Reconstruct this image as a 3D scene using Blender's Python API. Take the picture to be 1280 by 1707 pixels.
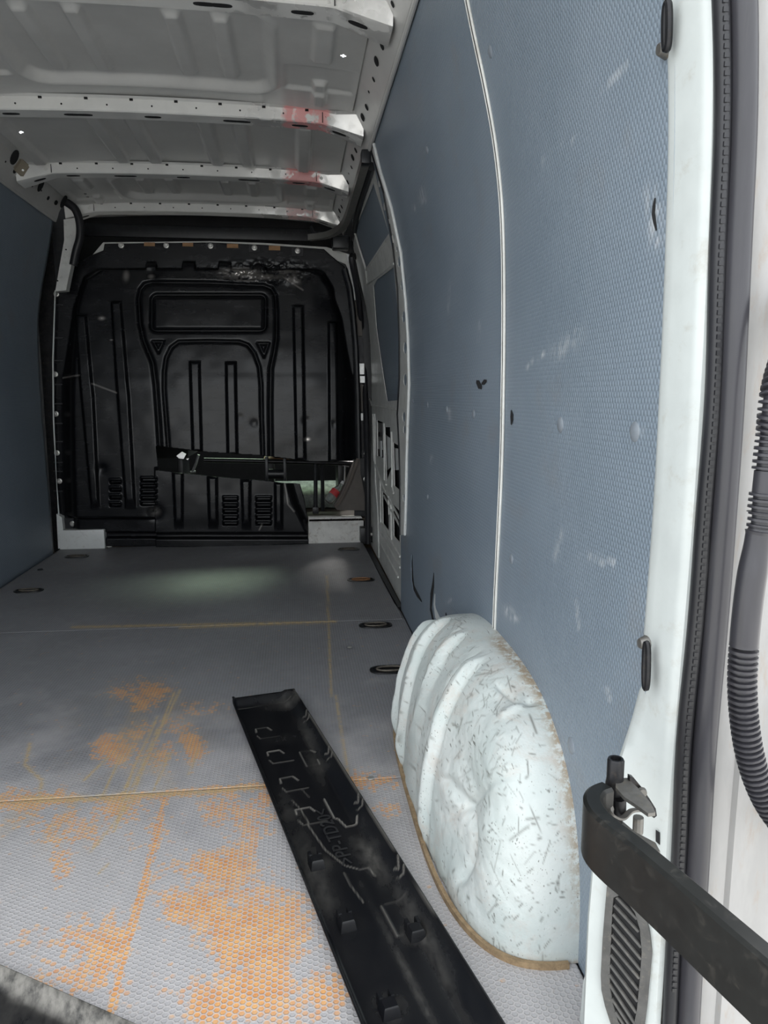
import bpy, bmesh, math, random
import numpy as np
from mathutils import Vector, Matrix
from mathutils.geometry import tessellate_polygon

for o in list(bpy.data.objects): bpy.data.objects.remove(o)
scene = bpy.context.scene
COL = scene.collection
random.seed(7)
rng = np.random.default_rng(7)

# ------------------------------------------------------------------ camera
F = 1250.0; VPX, VPY = 490.0, 660.0; CAMH = 0.88        # photo taken as 1280 x 1707
PH = math.atan((853.5 - VPY) / F); TH = math.atan((640 - VPX) * math.cos(PH) / F)
_c, _s, _cp, _sp = math.cos(TH), math.sin(TH), math.cos(PH), math.sin(PH)
RV = np.array([_c, -_s, 0.0]); FV = np.array([_s * _cp, _c * _cp, -_sp]); UV = np.array([_s * _sp, _c * _sp, _cp])
CV = np.array([0.0, 0.0, CAMH])
cd = bpy.data.cameras.new('camera'); cam = bpy.data.objects.new('camera', cd); COL.objects.link(cam)
cd.sensor_fit = 'VERTICAL'; cd.sensor_height = 36.0; cd.lens = F / 1707.0 * 36.0
cd.clip_start = 0.02
M = Matrix.Identity(4)
for i in range(3):
    M[i][0] = RV[i]; M[i][1] = UV[i]; M[i][2] = -FV[i]; M[i][3] = CV[i]
cam.matrix_world = M
scene.camera = cam

# ------------------------------------------------------------------ light: overcast daylight through the open rear doors and the cab glass
w = bpy.data.worlds.new('overcast_sky'); scene.world = w; w.use_nodes = True
nt = w.node_tree; nt.nodes.clear()
wo = nt.nodes.new('ShaderNodeOutputWorld'); bg = nt.nodes.new('ShaderNodeBackground')
bg.inputs['Color'].default_value = (0.93, 0.97, 1.0, 1); bg.inputs['Strength'].default_value = 1.0
tcw = nt.nodes.new('ShaderNodeTexCoord'); sxw = nt.nodes.new('ShaderNodeSeparateXYZ'); mrw = nt.nodes.new('ShaderNodeMapRange')
mrw.inputs[1].default_value = 0.0; mrw.inputs[2].default_value = 1.0; mrw.inputs[3].default_value = 1.00; mrw.inputs[4].default_value = 1.40
nt.links.new(tcw.outputs['Generated'], sxw.inputs[0]); nt.links.new(sxw.outputs[2], mrw.inputs[0]); nt.links.new(mrw.outputs[0], bg.inputs['Strength'])
nt.links.new(bg.outputs[0], wo.inputs[0])
sd = bpy.data.lights.new('hazy_sun', 'SUN'); sd.energy = 4.2; sd.angle = math.radians(24); sd.color = (1.0, 0.96, 0.9)
sun = bpy.data.objects.new('hazy_sun', sd); COL.objects.link(sun)
sun.rotation_euler = Vector((-.05, -.80, -.55)).to_track_quat('-Z', 'Y').to_euler()       # ahead of the van: shines through the windscreen, not in at the rear
vs = scene.view_settings
vs.view_transform = 'Standard'; vs.look = 'None'; vs.gamma = 1.0; vs.use_curve_mapping = False
vs.exposure = 1.30

# ------------------------------------------------------------------ helpers
def ray(px, py): return RV * (px - 640) / F + UV * (853.5 - py) / F + FV
def un(px, py, ax, v):
    """photo pixel -> point on the plane x, y or z = v"""
    d = ray(px, py); k = 'xyz'.index(ax); t = (v - CV[k]) / d[k]
    return CV + d * t
def unp(px, py, p0, n):
    d = ray(px, py); t = np.dot(np.array(p0) - CV, n) / np.dot(d, n)
    return CV + d * t
def proj(P):
    q = np.asarray(P) - CV; wv = q @ FV
    return 640 + F * (q @ RV) / wv, 853.5 - F * (q @ UV) / wv

def mesh(name, verts, faces, mat, parent=None, smooth=True, auto=None):
    me = bpy.data.meshes.new(name)
    me.from_pydata([tuple(map(float, v)) for v in verts], [], [tuple(map(int, f)) for f in faces])
    me.update()
    return link(name, me, mat, parent, smooth, auto)
def link(name, me, mat, parent=None, smooth=True, auto=None):
    if mat is not None:
        me.materials.clear(); me.materials.append(mat)
    bm = bmesh.new(); bm.from_mesh(me)
    if not me.get('open'): bmesh.ops.recalc_face_normals(bm, faces=bm.faces)
    if auto is not None:
        for e in bm.edges:
            if len(e.link_faces) == 2 and e.calc_face_angle(0) > math.radians(auto): e.smooth = False
    for f in bm.faces: f.smooth = smooth
    bm.to_mesh(me); bm.free()
    o = bpy.data.objects.new(name, me); COL.objects.link(o)
    if parent is not None: o.parent = parent
    return o
def empty(name, loc=(0, 0, 0), parent=None):
    o = bpy.data.objects.new(name, None); COL.objects.link(o); o.location = loc
    o.empty_display_size = 0.05
    if parent: o.parent = parent
    return o
def tag(o, label, cat, group=None):
    o['label'] = label; o['category'] = cat
    if group: o['group'] = group
    return o
def struct(o, label, cat):
    o['kind'] = 'structure'; o['label'] = label; o['category'] = cat; return o
def keep(o, root):
    """parent o (built in world coordinates) under an Empty at root's location"""
    o.parent = root; o.matrix_parent_inverse = Matrix.Translation(root.location).inverted(); return o

class MB:
    def __init__(s): s.v = []; s.f = []
    def add(s, v, f):
        b = len(s.v); s.v += [tuple(map(float, p)) for p in v]; s.f += [tuple(int(i) + b for i in q) for q in f]; return s
    def box(s, a, b, bev=0.0):
        x0, y0, z0 = a; x1, y1, z1 = b
        bm = bmesh.new(); bmesh.ops.create_cube(bm, size=1)
        for v in bm.verts:
            v.co = Vector(((x0 + x1) / 2 + v.co.x * (x1 - x0), (y0 + y1) / 2 + v.co.y * (y1 - y0), (z0 + z1) / 2 + v.co.z * (z1 - z0)))
        if bev > 0: bmesh.ops.bevel(bm, geom=bm.edges[:], offset=bev, segments=2, affect='EDGES', profile=0.6)
        bm.verts.index_update()
        s.add([v.co for v in bm.verts], [[v.index for v in f.verts] for f in bm.faces]); bm.free(); return s
    def prism(s, poly, vec):
        """closed polygon (3D points) extruded along vec"""
        n = len(poly); vec = np.array(vec)
        P = [np.array(p) for p in poly]
        v = P + [p + vec for p in P]
        tri = tessellate_polygon([[Vector(p) for p in P]])
        f = [list(t) for t in tri] + [[n + i for i in reversed(t)] for t in tri]
        f += [[i, (i + 1) % n, n + (i + 1) % n, n + i] for i in range(n)]
        return s.add(v, f)
    def sweep(s, path, sec, up=(0, 0, 1), caps=True, scale=None, closed=False):
        """section (list of (a, b)) swept along path; a = side, b = up"""
        P = [np.array(p, float) for p in path]; n = len(P); m = len(sec); V = []
        up = np.array(up, float)
        for i, p in enumerate(P):
            if closed: t = P[(i + 1) % n] - P[i - 1]
            else: t = P[min(i + 1, n - 1)] - P[max(i - 1, 0)]
            t /= (np.linalg.norm(t) + 1e-12)
            u0 = up if abs(np.dot(t, up)) < 0.97 else np.array([1.0, 0, 0.0])
            a = np.cross(t, u0); a /= np.linalg.norm(a); b = np.cross(a, t)
            k = 1.0 if scale is None else scale[i]
            V += [p + a * q[0] * k + b * q[1] * k for q in sec]
        Fc = []
        for i in range(n if closed else n - 1):
            for j in range(m):
                j2 = (j + 1) % m; i2 = (i + 1) % n
                Fc.append((i * m + j, i * m + j2, i2 * m + j2, i2 * m + j))
        if caps and not closed: Fc += [tuple(range(m)), tuple(range((n - 1) * m, n * m))]
        return s.add(V, Fc)
    def tube(s, path, r, seg=10, **k):
        return s.sweep(path, [(r * math.cos(2 * math.pi * i / seg), r * math.sin(2 * math.pi * i / seg)) for i in range(seg)], **k)
    def lathe(s, prof, org, axis, seg=16):
        ax = np.array(axis, float); ax /= np.linalg.norm(ax)
        u = np.cross(ax, [0.3, 0.8, 0.5]); u /= np.linalg.norm(u); v = np.cross(ax, u)
        V = []; Fc = []; m = len(prof)
        for i in range(seg):
            a = 2 * math.pi * i / seg; d = u * math.cos(a) + v * math.sin(a)
            V += [np.array(org) + d * r + ax * h for r, h in prof]
        for i in range(seg):
            for j in range(m - 1):
                i2 = (i + 1) % seg; Fc.append((i * m + j, i2 * m + j, i2 * m + j + 1, i * m + j + 1))
        Fc.append([i * m for i in range(seg)]); Fc.append([i * m + m - 1 for i in range(seg)])
        return s.add(V, Fc)
    def plate(s, loops, fn, t):
        """2D loops (first outer, rest holes) -> solid plate; fn(u, v, w) gives world point, w in 0..t"""
        L = [[Vector((p[0], p[1], 0)) for p in l] for l in loops]
        tri = tessellate_polygon(L); flat = [p for l in loops for p in l]; n = len(flat)
        V = [fn(p[0], p[1], 0) for p in flat] + [fn(p[0], p[1], t) for p in flat]
        Fc = [list(q) for q in tri] + [[n + i for i in reversed(q)] for q in tri]
        b = 0
        for l in loops:
            k = len(l); Fc += [[b + i, b + (i + 1) % k, n + b + (i + 1) % k, n + b + i] for i in range(k)]; b += k
        return s.add(V, Fc)
    def build(s, name, mat, parent=None, smooth=True, auto=35):
        return mesh(name, s.v, s.f, mat, parent, smooth, auto)

def oval(cx, cy, rx, ry, n=14, e=1.0):
    out = []
    for i in range(n):
        a = 2 * math.pi * i / n; c, q = math.cos(a), math.sin(a)
        out.append((cx + rx * math.copysign(abs(c) ** e, c), cy + ry * math.copysign(abs(q) ** e, q)))
    return out
def smooth_path(pts, k=8):
    P = [np.array(p, float) for p in pts]; out = []
    for i in range(len(P) - 1):
        p0 = P[max(i - 1, 0)]; p1 = P[i]; p2 = P[i + 1]; p3 = P[min(i + 2, len(P) - 1)]
        for j in range(k):
            t = j / k
            out.append(0.5 * ((2 * p1) + (-p0 + p2) * t + (2 * p0 - 5 * p1 + 4 * p2 - p3) * t * t + (-p0 + 3 * p1 - 3 * p2 + p3) * t ** 3))
    out.append(P[-1]); return out
def sstep(a, b, x):
    t = np.clip((x - a) / (b - a), 0, 1); return t * t * (3 - 2 * t)
def vnoise(x, y, seed=0):
    r = np.random.default_rng(seed); T = r.random((256, 256))
    xi = np.floor(x).astype(int); yi = np.floor(y).astype(int); fx = x - xi; fy = y - yi
    fx = fx * fx * (3 - 2 * fx); fy = fy * fy * (3 - 2 * fy)
    g = lambda a, b: T[a % 256, b % 256]
    return (g(xi, yi) * (1 - fx) + g(xi + 1, yi) * fx) * (1 - fy) + (g(xi, yi + 1) * (1 - fx) + g(xi + 1, yi + 1) * fx) * fy
def fbm(x, y, seed=0, oct=4):
    a = 0.5; s = 0; t = 0
    for i in range(oct):
        s = s + a * vnoise(x * 2 ** i, y * 2 ** i, seed + i); t += a; a *= 0.5
    return s / t
def d_poly(x, y, pts):
    """distance to a polyline"""
    d = np.full(np.shape(x), 1e9)
    for (ax, ay), (bx, by) in zip(pts[:-1], pts[1:]):
        vx, vy = bx - ax, by - ay; L = vx * vx + vy * vy + 1e-12
        t = np.clip(((x - ax) * vx + (y - ay) * vy) / L, 0, 1)
        d = np.minimum(d, np.hypot(x - ax - t * vx, y - ay - t * vy))
    return d
def in_poly(x, y, pts):
    c = np.zeros(np.shape(x), bool); n = len(pts)
    for i in range(n):
        x0, y0 = pts[i]; x1, y1 = pts[i - 1]
        if y0 == y1: continue
        c ^= ((y0 > y) != (y1 > y)) & (x < (x1 - x0) * (y - y0) / (y1 - y0) + x0)
    return c
def sd_poly(x, y, pts):
    d = d_poly(x, y, list(pts) + [pts[0]]); return np.where(in_poly(x, y, pts), -d, d)
def sd_rbox(x, y, cx, cy, hx, hy, r):
    qx = np.abs(x - cx) - hx + r; qy = np.abs(y - cy) - hy + r
    return np.hypot(np.maximum(qx, 0), np.maximum(qy, 0)) + np.minimum(np.maximum(qx, qy), 0) - r
def grid_faces(nu, nv, mask=None):
    i, j = np.meshgrid(np.arange(nu - 1), np.arange(nv - 1), indexing='ij')
    f = np.stack([i * nv + j, (i + 1) * nv + j, (i + 1) * nv + j + 1, i * nv + j + 1], -1)
    return f.reshape(-1, 4) if mask is None else f[mask]
def np_mesh(name, V, Fc, mat, parent=None, smooth=True, attrs=None, flip=False):
    Fc = np.asarray(Fc); V = np.asarray(V, float)
    used = np.unique(Fc); mp = -np.ones(len(V), int); mp[used] = np.arange(len(used))
    V = V[used]; Fc = mp[Fc]
    if flip: Fc = Fc[:, ::-1]
    me = bpy.data.meshes.new(name)
    k = Fc.shape[1]
    me.vertices.add(len(V)); me.vertices.foreach_set('co', V.astype(np.float32).ravel())
    me.loops.add(Fc.size); me.loops.foreach_set('vertex_index', Fc.astype(np.int32).ravel())
    me.polygons.add(len(Fc)); me.polygons.foreach_set('loop_start', np.arange(0, Fc.size, k, dtype=np.int32))
    me.polygons.foreach_set('use_smooth', np.full(len(Fc), smooth))
    me.update(calc_edges=True)
    for n, a in (attrs or {}).items():
        at = me.attributes.new(n, 'FLOAT', 'POINT'); at.data.foreach_set('value', np.asarray(a, np.float32).ravel()[used])
    me.materials.append(mat)
    o = bpy.data.objects.new(name, me); COL.objects.link(o)
    if parent is not None: o.parent = parent
    return o

# ------------------------------------------------------------------ materials
class N:
    def __init__(s, name):
        s.m = bpy.data.materials.new(name); s.m.use_nodes = True; s.t = s.m.node_tree
        s.b = s.t.nodes['Principled BSDF']
    def n(s, typ, **k):
        q = s.t.nodes.new(typ)
        for a, v in k.items(): setattr(q, a, v)
        return q
    def put(s, sock, v):
        if hasattr(v, 'is_output') or isinstance(v, bpy.types.NodeSocket): s.t.links.new(v, sock)
        else:
            if isinstance(v, (tuple, list)) and len(v) == 3 and sock.type == 'RGBA': v = (*v, 1)
            sock.default_value = v
    def math(s, op, a, b=0.0, c=None, clamp=False):
        q = s.n('ShaderNodeMath', operation=op, use_clamp=clamp); s.put(q.inputs[0], a); s.put(q.inputs[1], b)
        if c is not None: s.put(q.inputs[2], c)
        return q.outputs[0]
    def vmath(s, op, a, b=(0, 0, 0), out=0):
        q = s.n('ShaderNodeVectorMath', operation=op); s.put(q.inputs[0], a)
        if op == 'SCALE': s.put(q.inputs[3], b)
        else: s.put(q.inputs[1], b)
        return q.outputs[out]
    def mix(s, f, a, b):
        q = s.n('ShaderNodeMix', data_type='RGBA'); s.put(q.inputs[0], f); s.put(q.inputs[6], a); s.put(q.inputs[7], b); return q.outputs[2]
    def obj(s): return s.n('ShaderNodeTexCoord').outputs['Object']
    def noise(s, vec, scale, detail=4, rough=0.6, dist=0.0):
        q = s.n('ShaderNodeTexNoise'); s.put(q.inputs['Vector'], vec); q.inputs['Scale'].default_value = scale
        q.inputs['Detail'].default_value = detail; q.inputs['Roughness'].default_value = rough; q.inputs['Distortion'].default_value = dist
        return q.outputs['Fac']
    def ramp(s, f, a, b):
        q = s.n('ShaderNodeMapRange', interpolation_type='SMOOTHSTEP'); s.put(q.inputs[0], f); q.inputs[1].default_value = a; q.inputs[2].default_value = b
        return q.outputs[0]
    def attr(s, name): return s.n('ShaderNodeAttribute', attribute_name=name).outputs['Fac']
    def stretch(s, vec, sc):
        return s.vmath('MULTIPLY', vec, sc)
    def bump(s, h, strength, dist):
        q = s.n('ShaderNodeBump'); q.inputs['Strength'].default_value = strength; q.inputs['Distance'].default_value = dist; s.put(q.inputs['Height'], h)
        s.t.links.new(q.outputs[0], s.b.inputs['Normal'])
    def out(s, col=None, rough=None, metal=None, spec=None, **k):
        if col is not None: s.put(s.b.inputs['Base Color'], col)
        if rough is not None: s.put(s.b.inputs['Roughness'], rough)
        if metal is not None: s.put(s.b.inputs['Metallic'], metal)
        if spec is not None: s.put(s.b.inputs['Specular IOR Level'], spec)
        for a, v in k.items(): s.put(s.b.inputs[a], v)
        return s.m
    def hex(s, vec, pitch):
        """2D hex cells on the x, y of vec: returns 0 at cell centre .. 0.5 at cell edge, plus the cell's own coordinates"""
        p = s.vmath('MULTIPLY', s.vmath('SCALE', vec, 1.0 / pitch), (1, 1, 0))
        r = (1.0, 1.7320508, 1.0); h = (0.5, 0.8660254, 0.5)
        a = s.vmath('MULTIPLY', s.vmath('SUBTRACT', s.vmath('MODULO', s.vmath('ADD', p, (1000, 1732.0508, 0)), r), h), (1, 1, 0))
        b = s.vmath('MULTIPLY', s.vmath('SUBTRACT', s.vmath('MODULO', s.vmath('ADD', p, (1000.5, 1732.9168, 0)), r), h), (1, 1, 0))
        la = s.vmath('LENGTH', a, out=1); lb = s.vmath('LENGTH', b, out=1)
        k = s.math('LESS_THAN', la, lb)
        q = s.n('ShaderNodeMix', data_type='VECTOR'); s.put(q.inputs[0], k); s.put(q.inputs[4], b); s.put(q.inputs[5], a)
        g = s.vmath('ABSOLUTE', q.outputs[1])
        dx = s.vmath('DOT_PRODUCT', g, (1, 0, 0), out=1); dd = s.vmath('DOT_PRODUCT', g, (0.5, 0.8660254, 0), out=1)
        return s.math('MAXIMUM', dx, dd), s.vmath('SUBTRACT', p, q.outputs[1])
    def swz(s, vec, order):
        sp = s.n('ShaderNodeSeparateXYZ'); s.put(sp.inputs[0], vec); cb = s.n('ShaderNodeCombineXYZ')
        for i, c in enumerate(order): s.t.links.new(sp.outputs['XYZ'.index(c)], cb.inputs[i])
        return cb.outputs[0]

def simple(name, col, rough=0.5, metal=0.0, var=0.15, scale=14, dirt=None, dirt_amt=0.0, bump=0.0, stretch=(1, 1, 1), spec=0.5, coat=0.0):
    g = N(name); v = g.stretch(g.obj(), stretch)
    n1 = g.noise(v, scale, 5, 0.65)
    dark = tuple(c * (1 - var) for c in col); lite = tuple(min(1, c * (1 + var)) for c in col)
    c = g.mix(g.ramp(n1, 0.3, 0.7), dark, lite)
    rr = rough
    if dirt:
        n2 = g.noise(v, scale * 2.3, 7, 0.72, 0.3)
        f = g.math('MULTIPLY', g.ramp(n2, 0.52, 0.72), dirt_amt)
        c = g.mix(f, c, dirt); rr = g.math('ADD', rough, g.math('MULTIPLY', f, 0.25))
    if bump: g.bump(n1, bump, 0.01)
    m = g.out(c, rr, metal, spec)
    if coat: g.b.inputs['Coat Weight'].default_value = coat; g.b.inputs['Coat Roughness'].default_value = 0.12
    return m

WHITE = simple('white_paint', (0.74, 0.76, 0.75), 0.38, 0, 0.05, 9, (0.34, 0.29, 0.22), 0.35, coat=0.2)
PILLW = simple('dimmed_white_paint', (0.50, 0.53, 0.52), 0.38, 0, 0.05, 9, (0.30, 0.26, 0.2), 0.35, coat=0.2)  # same white paint, darkened to tone down daylight on the near pillar
WHITE_D = simple('dirty_white_paint', (0.76, 0.75, 0.71), 0.5, 0, 0.10, 16, (0.25, 0.18, 0.11), 0.55)
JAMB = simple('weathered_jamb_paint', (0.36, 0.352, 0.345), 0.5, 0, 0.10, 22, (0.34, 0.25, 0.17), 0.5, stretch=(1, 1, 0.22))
ROOFP = simple('grey_white_roof_paint', (0.58, 0.575, 0.555), 0.34, 0, 0.05, 5)
FRAMEP = simple('frame_paint', (0.68, 0.68, 0.65), 0.34, 0, 0.10, 10, (0.28, 0.25, 0.2), 0.4)
BLACKP = simple('black_plastic', (0.012, 0.013, 0.016), 0.38, 0, 0.3, 20, (0.05, 0.048, 0.045), 0.5)
RUBBER = simple('black_rubber', (0.016, 0.016, 0.019), 0.42, 0, 0.3, 30, (0.05, 0.05, 0.05), 0.3, stretch=(1, 1, 0.1))
RUBBERG = simple('sheen_rubber', (0.035, 0.034, 0.040), 0.33, 0, 0.2, 30, (0.06, 0.06, 0.06), 0.3, stretch=(1, 1, 0.1))
DARKMET = simple('dark_metal', (0.02, 0.02, 0.022), 0.35, 0.6, 0.3, 30, (0.12, 0.09, 0.06), 0.3)
STEEL = simple('bright_steel', (0.55, 0.55, 0.54), 0.3, 0.9, 0.1, 40, (0.25, 0.22, 0.18), 0.3)
ZINC = simple('zinc_bolt', (0.58, 0.57, 0.54), 0.38, 0.7, 0.1, 60)
VOID = simple('dark_cavity', (0.010, 0.010, 0.011), 0.9, 0, 0.2, 10)
HEADL = simple('black_headliner', (0.007, 0.007, 0.008), 0.85, 0, 0.3, 18)
PLY = simple('plywood_edge', (0.30, 0.21, 0.12), 0.8, 0, 0.25, 60, (0.12, 0.08, 0.05), 0.6)
TAN = simple('tan_foam', (0.42, 0.24, 0.12), 0.8, 0, 0.15, 30)
TRIMG = simple('grey_brown_trim', (0.115, 0.10, 0.088), 0.6, 0, 0.08, 24)
GROUND = simple('outside_concrete', (0.46, 0.45, 0.43), 0.9, 0, 0.2, 3)
CARPET = simple('pale_cab_carpet', (0.36, 0.40, 0.36), 0.9, 0, 0.35, 25, (0.1, 0.11, 0.1), 0.6, stretch=(1, 0.2, 1))
BROWNM = simple('brown_cab_mat', (0.07, 0.055, 0.042), 0.85, 0, 0.25, 30)
EXTW = simple('body_shell', (0.62, 0.63, 0.62), 0.5, 0, 0.05, 5)
CAVITY = simple('body_cavity', (0.32, 0.33, 0.33), 0.6, 0, 0.15, 8, (0.06, 0.06, 0.06), 0.6)

def mat_floor():
    g = N('hex_floor'); v = g.obj()
    d, cell = g.hex(g.swz(v, 'YXZ'), 0.0105)
    edge = g.ramp(d, 0.31, 0.43)
    big = g.noise(v, 2.2, 5, 0.6); fine = g.noise(v, 38, 6, 0.7); cellr = g.noise(cell, 1.7, 2, 0.5)
    base = g.mix(g.ramp(big, 0.3, 0.75), (0.185, 0.185, 0.190), (0.245, 0.245, 0.255))
    base = g.mix(g.math('MULTIPLY', g.ramp(g.noise(v, 9, 6, 0.7, 0.6), 0.5, 0.75), 0.5), base, (0.15, 0.145, 0.14))
    cellc = g.mix(g.math('MULTIPLY', g.math('SUBTRACT', 1.0, edge), 0.35), base, (0.36, 0.36, 0.39))
    dust = g.mix(g.attr('dust'), cellc, (0.47, 0.45, 0.455))  # near-end daylight mixed into the floor colour together with dust
    dust = g.mix(g.math('MULTIPLY', g.math('MULTIPLY', edge, g.attr('dust')), 0.45), dust, (0.62, 0.59, 0.58))
    st = g.attr('stain')
    inside = g.math('SUBTRACT', 1.0, g.math('MULTIPLY', edge, 0.75))
    wn = g.n('ShaderNodeTexWhiteNoise', noise_dimensions='3D'); g.put(wn.inputs['Vector'], g.vmath('FLOOR', g.vmath('ADD', g.vmath('SCALE', cell, 2.0), (0.25, 0.25, 0.25))))
    sel = g.math('ADD', g.math('MULTIPLY', st, 1.15), g.math('ADD', g.math('MULTIPLY', g.math('SUBTRACT', wn.outputs['Value'], 0.5), 0.75), g.math('MULTIPLY', g.math('SUBTRACT', fine, 0.5), 1.9)))
    k = g.math('MULTIPLY', g.math('MULTIPLY', g.ramp(sel, 0.40, 0.66), g.math('ADD', 0.45, g.math('MULTIPLY', st, 0.55))), inside, clamp=True)
    k = g.math('MULTIPLY', k, 0.88)
    orange = g.mix(g.ramp(fine, 0.3, 0.7), (0.64, 0.24, 0.05), (0.80, 0.42, 0.13))
    c = g.mix(k, dust, orange)
    c = g.mix(g.math('MULTIPLY', g.attr('straw'), g.ramp(g.noise(v, 60, 4, 0.7), 0.3, 0.55)), c, (0.50, 0.37, 0.20))
    c = g.mix(g.attr('dark'), c, (0.06, 0.058, 0.06))
    g.bump(g.math('ADD', g.math('MULTIPLY', edge, 1.0), g.math('MULTIPLY', fine, 0.25)), 0.55, 0.0018)
    return g.out(c, g.math('ADD', 0.38, g.math('MULTIPLY', fine, 0.25)), 0, 0.5)
FLOORM = mat_floor()

def mat_liner():
    g = N('hex_liner'); v = g.swz(g.obj(), 'YZX')
    d, cell = g.hex(v, 0.0087)
    dome = g.ramp(d, 0.5, 0.12)
    o = g.obj(); big = g.noise(o, 2.6, 5, 0.6); fine = g.noise(o, 60, 5, 0.7)
    base = g.mix(g.ramp(big, 0.3, 0.75), (0.200, 0.248, 0.300), (0.240, 0.288, 0.342))
    base = g.mix(g.math('MULTIPLY', g.ramp(d, 0.40, 0.5), 0.30), base, (0.13, 0.16, 0.20))
    scr = g.ramp(g.noise(g.stretch(o, (1, 3.0, 0.35)), 30, 6, 0.75), 0.64, 0.72)
    scr = g.math('MULTIPLY', scr, g.ramp(g.noise(o, 5, 3, 0.6), 0.45, 0.7))
    c = g.mix(g.math('MULTIPLY', scr, 0.40), base, (0.36, 0.39, 0.42))
    brown = g.math('MULTIPLY', g.ramp(g.noise(o, 3.6, 4, 0.65), 0.55, 0.75), 0.35)
    c = g.mix(brown, c, (0.23, 0.215, 0.20))
    c = g.mix(g.attr('scuff'), c, (0.62, 0.64, 0.66))
    g.bump(g.math('ADD', g.math('MULTIPLY', dome, 1.0), g.math('MULTIPLY', fine, 0.12)), 0.55, 0.0016)
    return g.out(c, g.math('ADD', 0.34, g.math('MULTIPLY', big, 0.14)), 0, 0.5)
LINER = mat_liner()

def mat_arch():
    g = N('scuffed_arch_paint'); o = g.obj()
    n1 = g.noise(o, 6, 5, 0.65)
    c = g.mix(g.ramp(n1, 0.3, 0.7), (0.50, 0.56, 0.545), (0.61, 0.645, 0.63))
    c = g.mix(g.math('MULTIPLY', g.ramp(g.noise(o, 11, 6, 0.75, 0.8), 0.48, 0.72), 0.6), c, (0.52, 0.46, 0.41))
    # dark chips: short strokes in several directions
    tot = None
    for i, (rot, sc) in enumerate(((0.6, 1.0), (2.1, 1.3), (1.3, 0.7), (2.8, 1.1), (0.2, 1.6))):
        mp = g.n('ShaderNodeMapping'); mp.inputs['Rotation'].default_value = (rot, rot * 0.7, rot * 1.3); mp.inputs['Scale'].default_value = (260 * sc, 17 * sc, 150 * sc)
        mp.inputs['Location'].default_value = (i * 3.1, i, 0); g.put(mp.inputs['Vector'], o)
        f = g.ramp(g.noise(mp.outputs[0], 1.0, 1, 0.4), 0.745, 0.775)
        tot = f if tot is None else g.math('MAXIMUM', tot, f)
    tot = g.math('MULTIPLY', tot, g.ramp(g.noise(o, 9, 3, 0.6), 0.36, 0.58))
    c = g.mix(g.math('MULTIPLY', tot, 0.8), c, (0.12, 0.12, 0.105))
    c = g.mix(g.math('MULTIPLY', g.attr('chip'), 0.85), c, (0.13, 0.13, 0.115))
    rf = g.math('MULTIPLY', g.attr('rust'), g.ramp(g.noise(o, 75, 6, 0.75), 0.40, 0.56))
    c = g.mix(rf, c, (0.33, 0.25, 0.165))
    g.bump(g.math('ADD', g.noise(o, 14, 5, 0.65), g.math('MULTIPLY', tot, -0.12)), 0.30, 0.012)
    return g.out(c, 0.42, 0, 0.5)
ARCHM = mat_arch()

def mat_bulk():
    g = N('black_bulkhead_paint'); o = g.obj()
    n1 = g.noise(o, 5, 5, 0.7); n2 = g.noise(g.stretch(o, (0.5, 1, 2.0)), 18, 6, 0.75)
    c = g.mix(g.ramp(n1, 0.3, 0.7), (0.0045, 0.005, 0.0065), (0.008, 0.0085, 0.0105))
    c = g.mix(g.math('MULTIPLY', g.ramp(n2, 0.5, 0.8), 0.45), c, (0.026, 0.027, 0.029))
    sc = g.ramp(g.noise(g.stretch(o, (0.6, 1, 5.0)), 26, 3, 0.6), 0.745, 0.775)
    c = g.mix(g.math('MULTIPLY', sc, 0.35), c, (0.16, 0.16, 0.165))
    c = g.mix(g.attr('bare'), c, (0.50, 0.47, 0.44))
    g.bump(g.noise(o, 3.5, 2, 0.5), 0.12, 0.03)
    return g.out(c, g.math('ADD', 0.14, g.math('MULTIPLY', n2, 0.20)), g.math('MULTIPLY', g.attr('bare'), 0.85), 0.32)
BULK = mat_bulk()

def mat_beam(reddish=.85):
    g = N('beam_paint'); o = g.obj()
    n1 = g.noise(o, 9, 4, 0.6)
    c = g.mix(g.ramp(n1, 0.3, 0.7), (0.68, 0.675, 0.65), (0.76, 0.755, 0.725))
    sp = g.n('ShaderNodeSeparateXYZ'); g.put(sp.inputs[0], o); x = sp.outputs[0]
    xw = g.math('ADD', x, g.math('MULTIPLY', g.math('SUBTRACT', g.noise(o, 22, 3, 0.6), 0.5), 0.09))
    bare = g.math('MULTIPLY', g.ramp(xw, -0.26, -0.10), g.ramp(g.noise(o, 13, 3, 0.5), 0.30, 0.55))
    c = g.mix(g.math('MULTIPLY', bare, 0.5), c, (0.74, 0.72, 0.70))
    red = g.math('MULTIPLY', g.ramp(xw, -0.03, -0.005), g.ramp(xw, 0.155, 0.13))
    red = g.math('MULTIPLY', red, g.ramp(g.noise(o, 30, 3, 0.5), 0.33, 0.45))
    c = g.mix(g.math('MULTIPLY', red, reddish), c, (0.80, 0.33, 0.32))
    return g.out(c, g.math('SUBTRACT', 0.36, g.math('MULTIPLY', bare, 0.12)), g.math('MULTIPLY', g.math('MULTIPLY', bare, 0.45), g.math('SUBTRACT', 1.0, red)), 0.5)
BEAMM = mat_beam(); BEAMP = mat_beam(0.0); BEAMF = mat_beam(.45)

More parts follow.
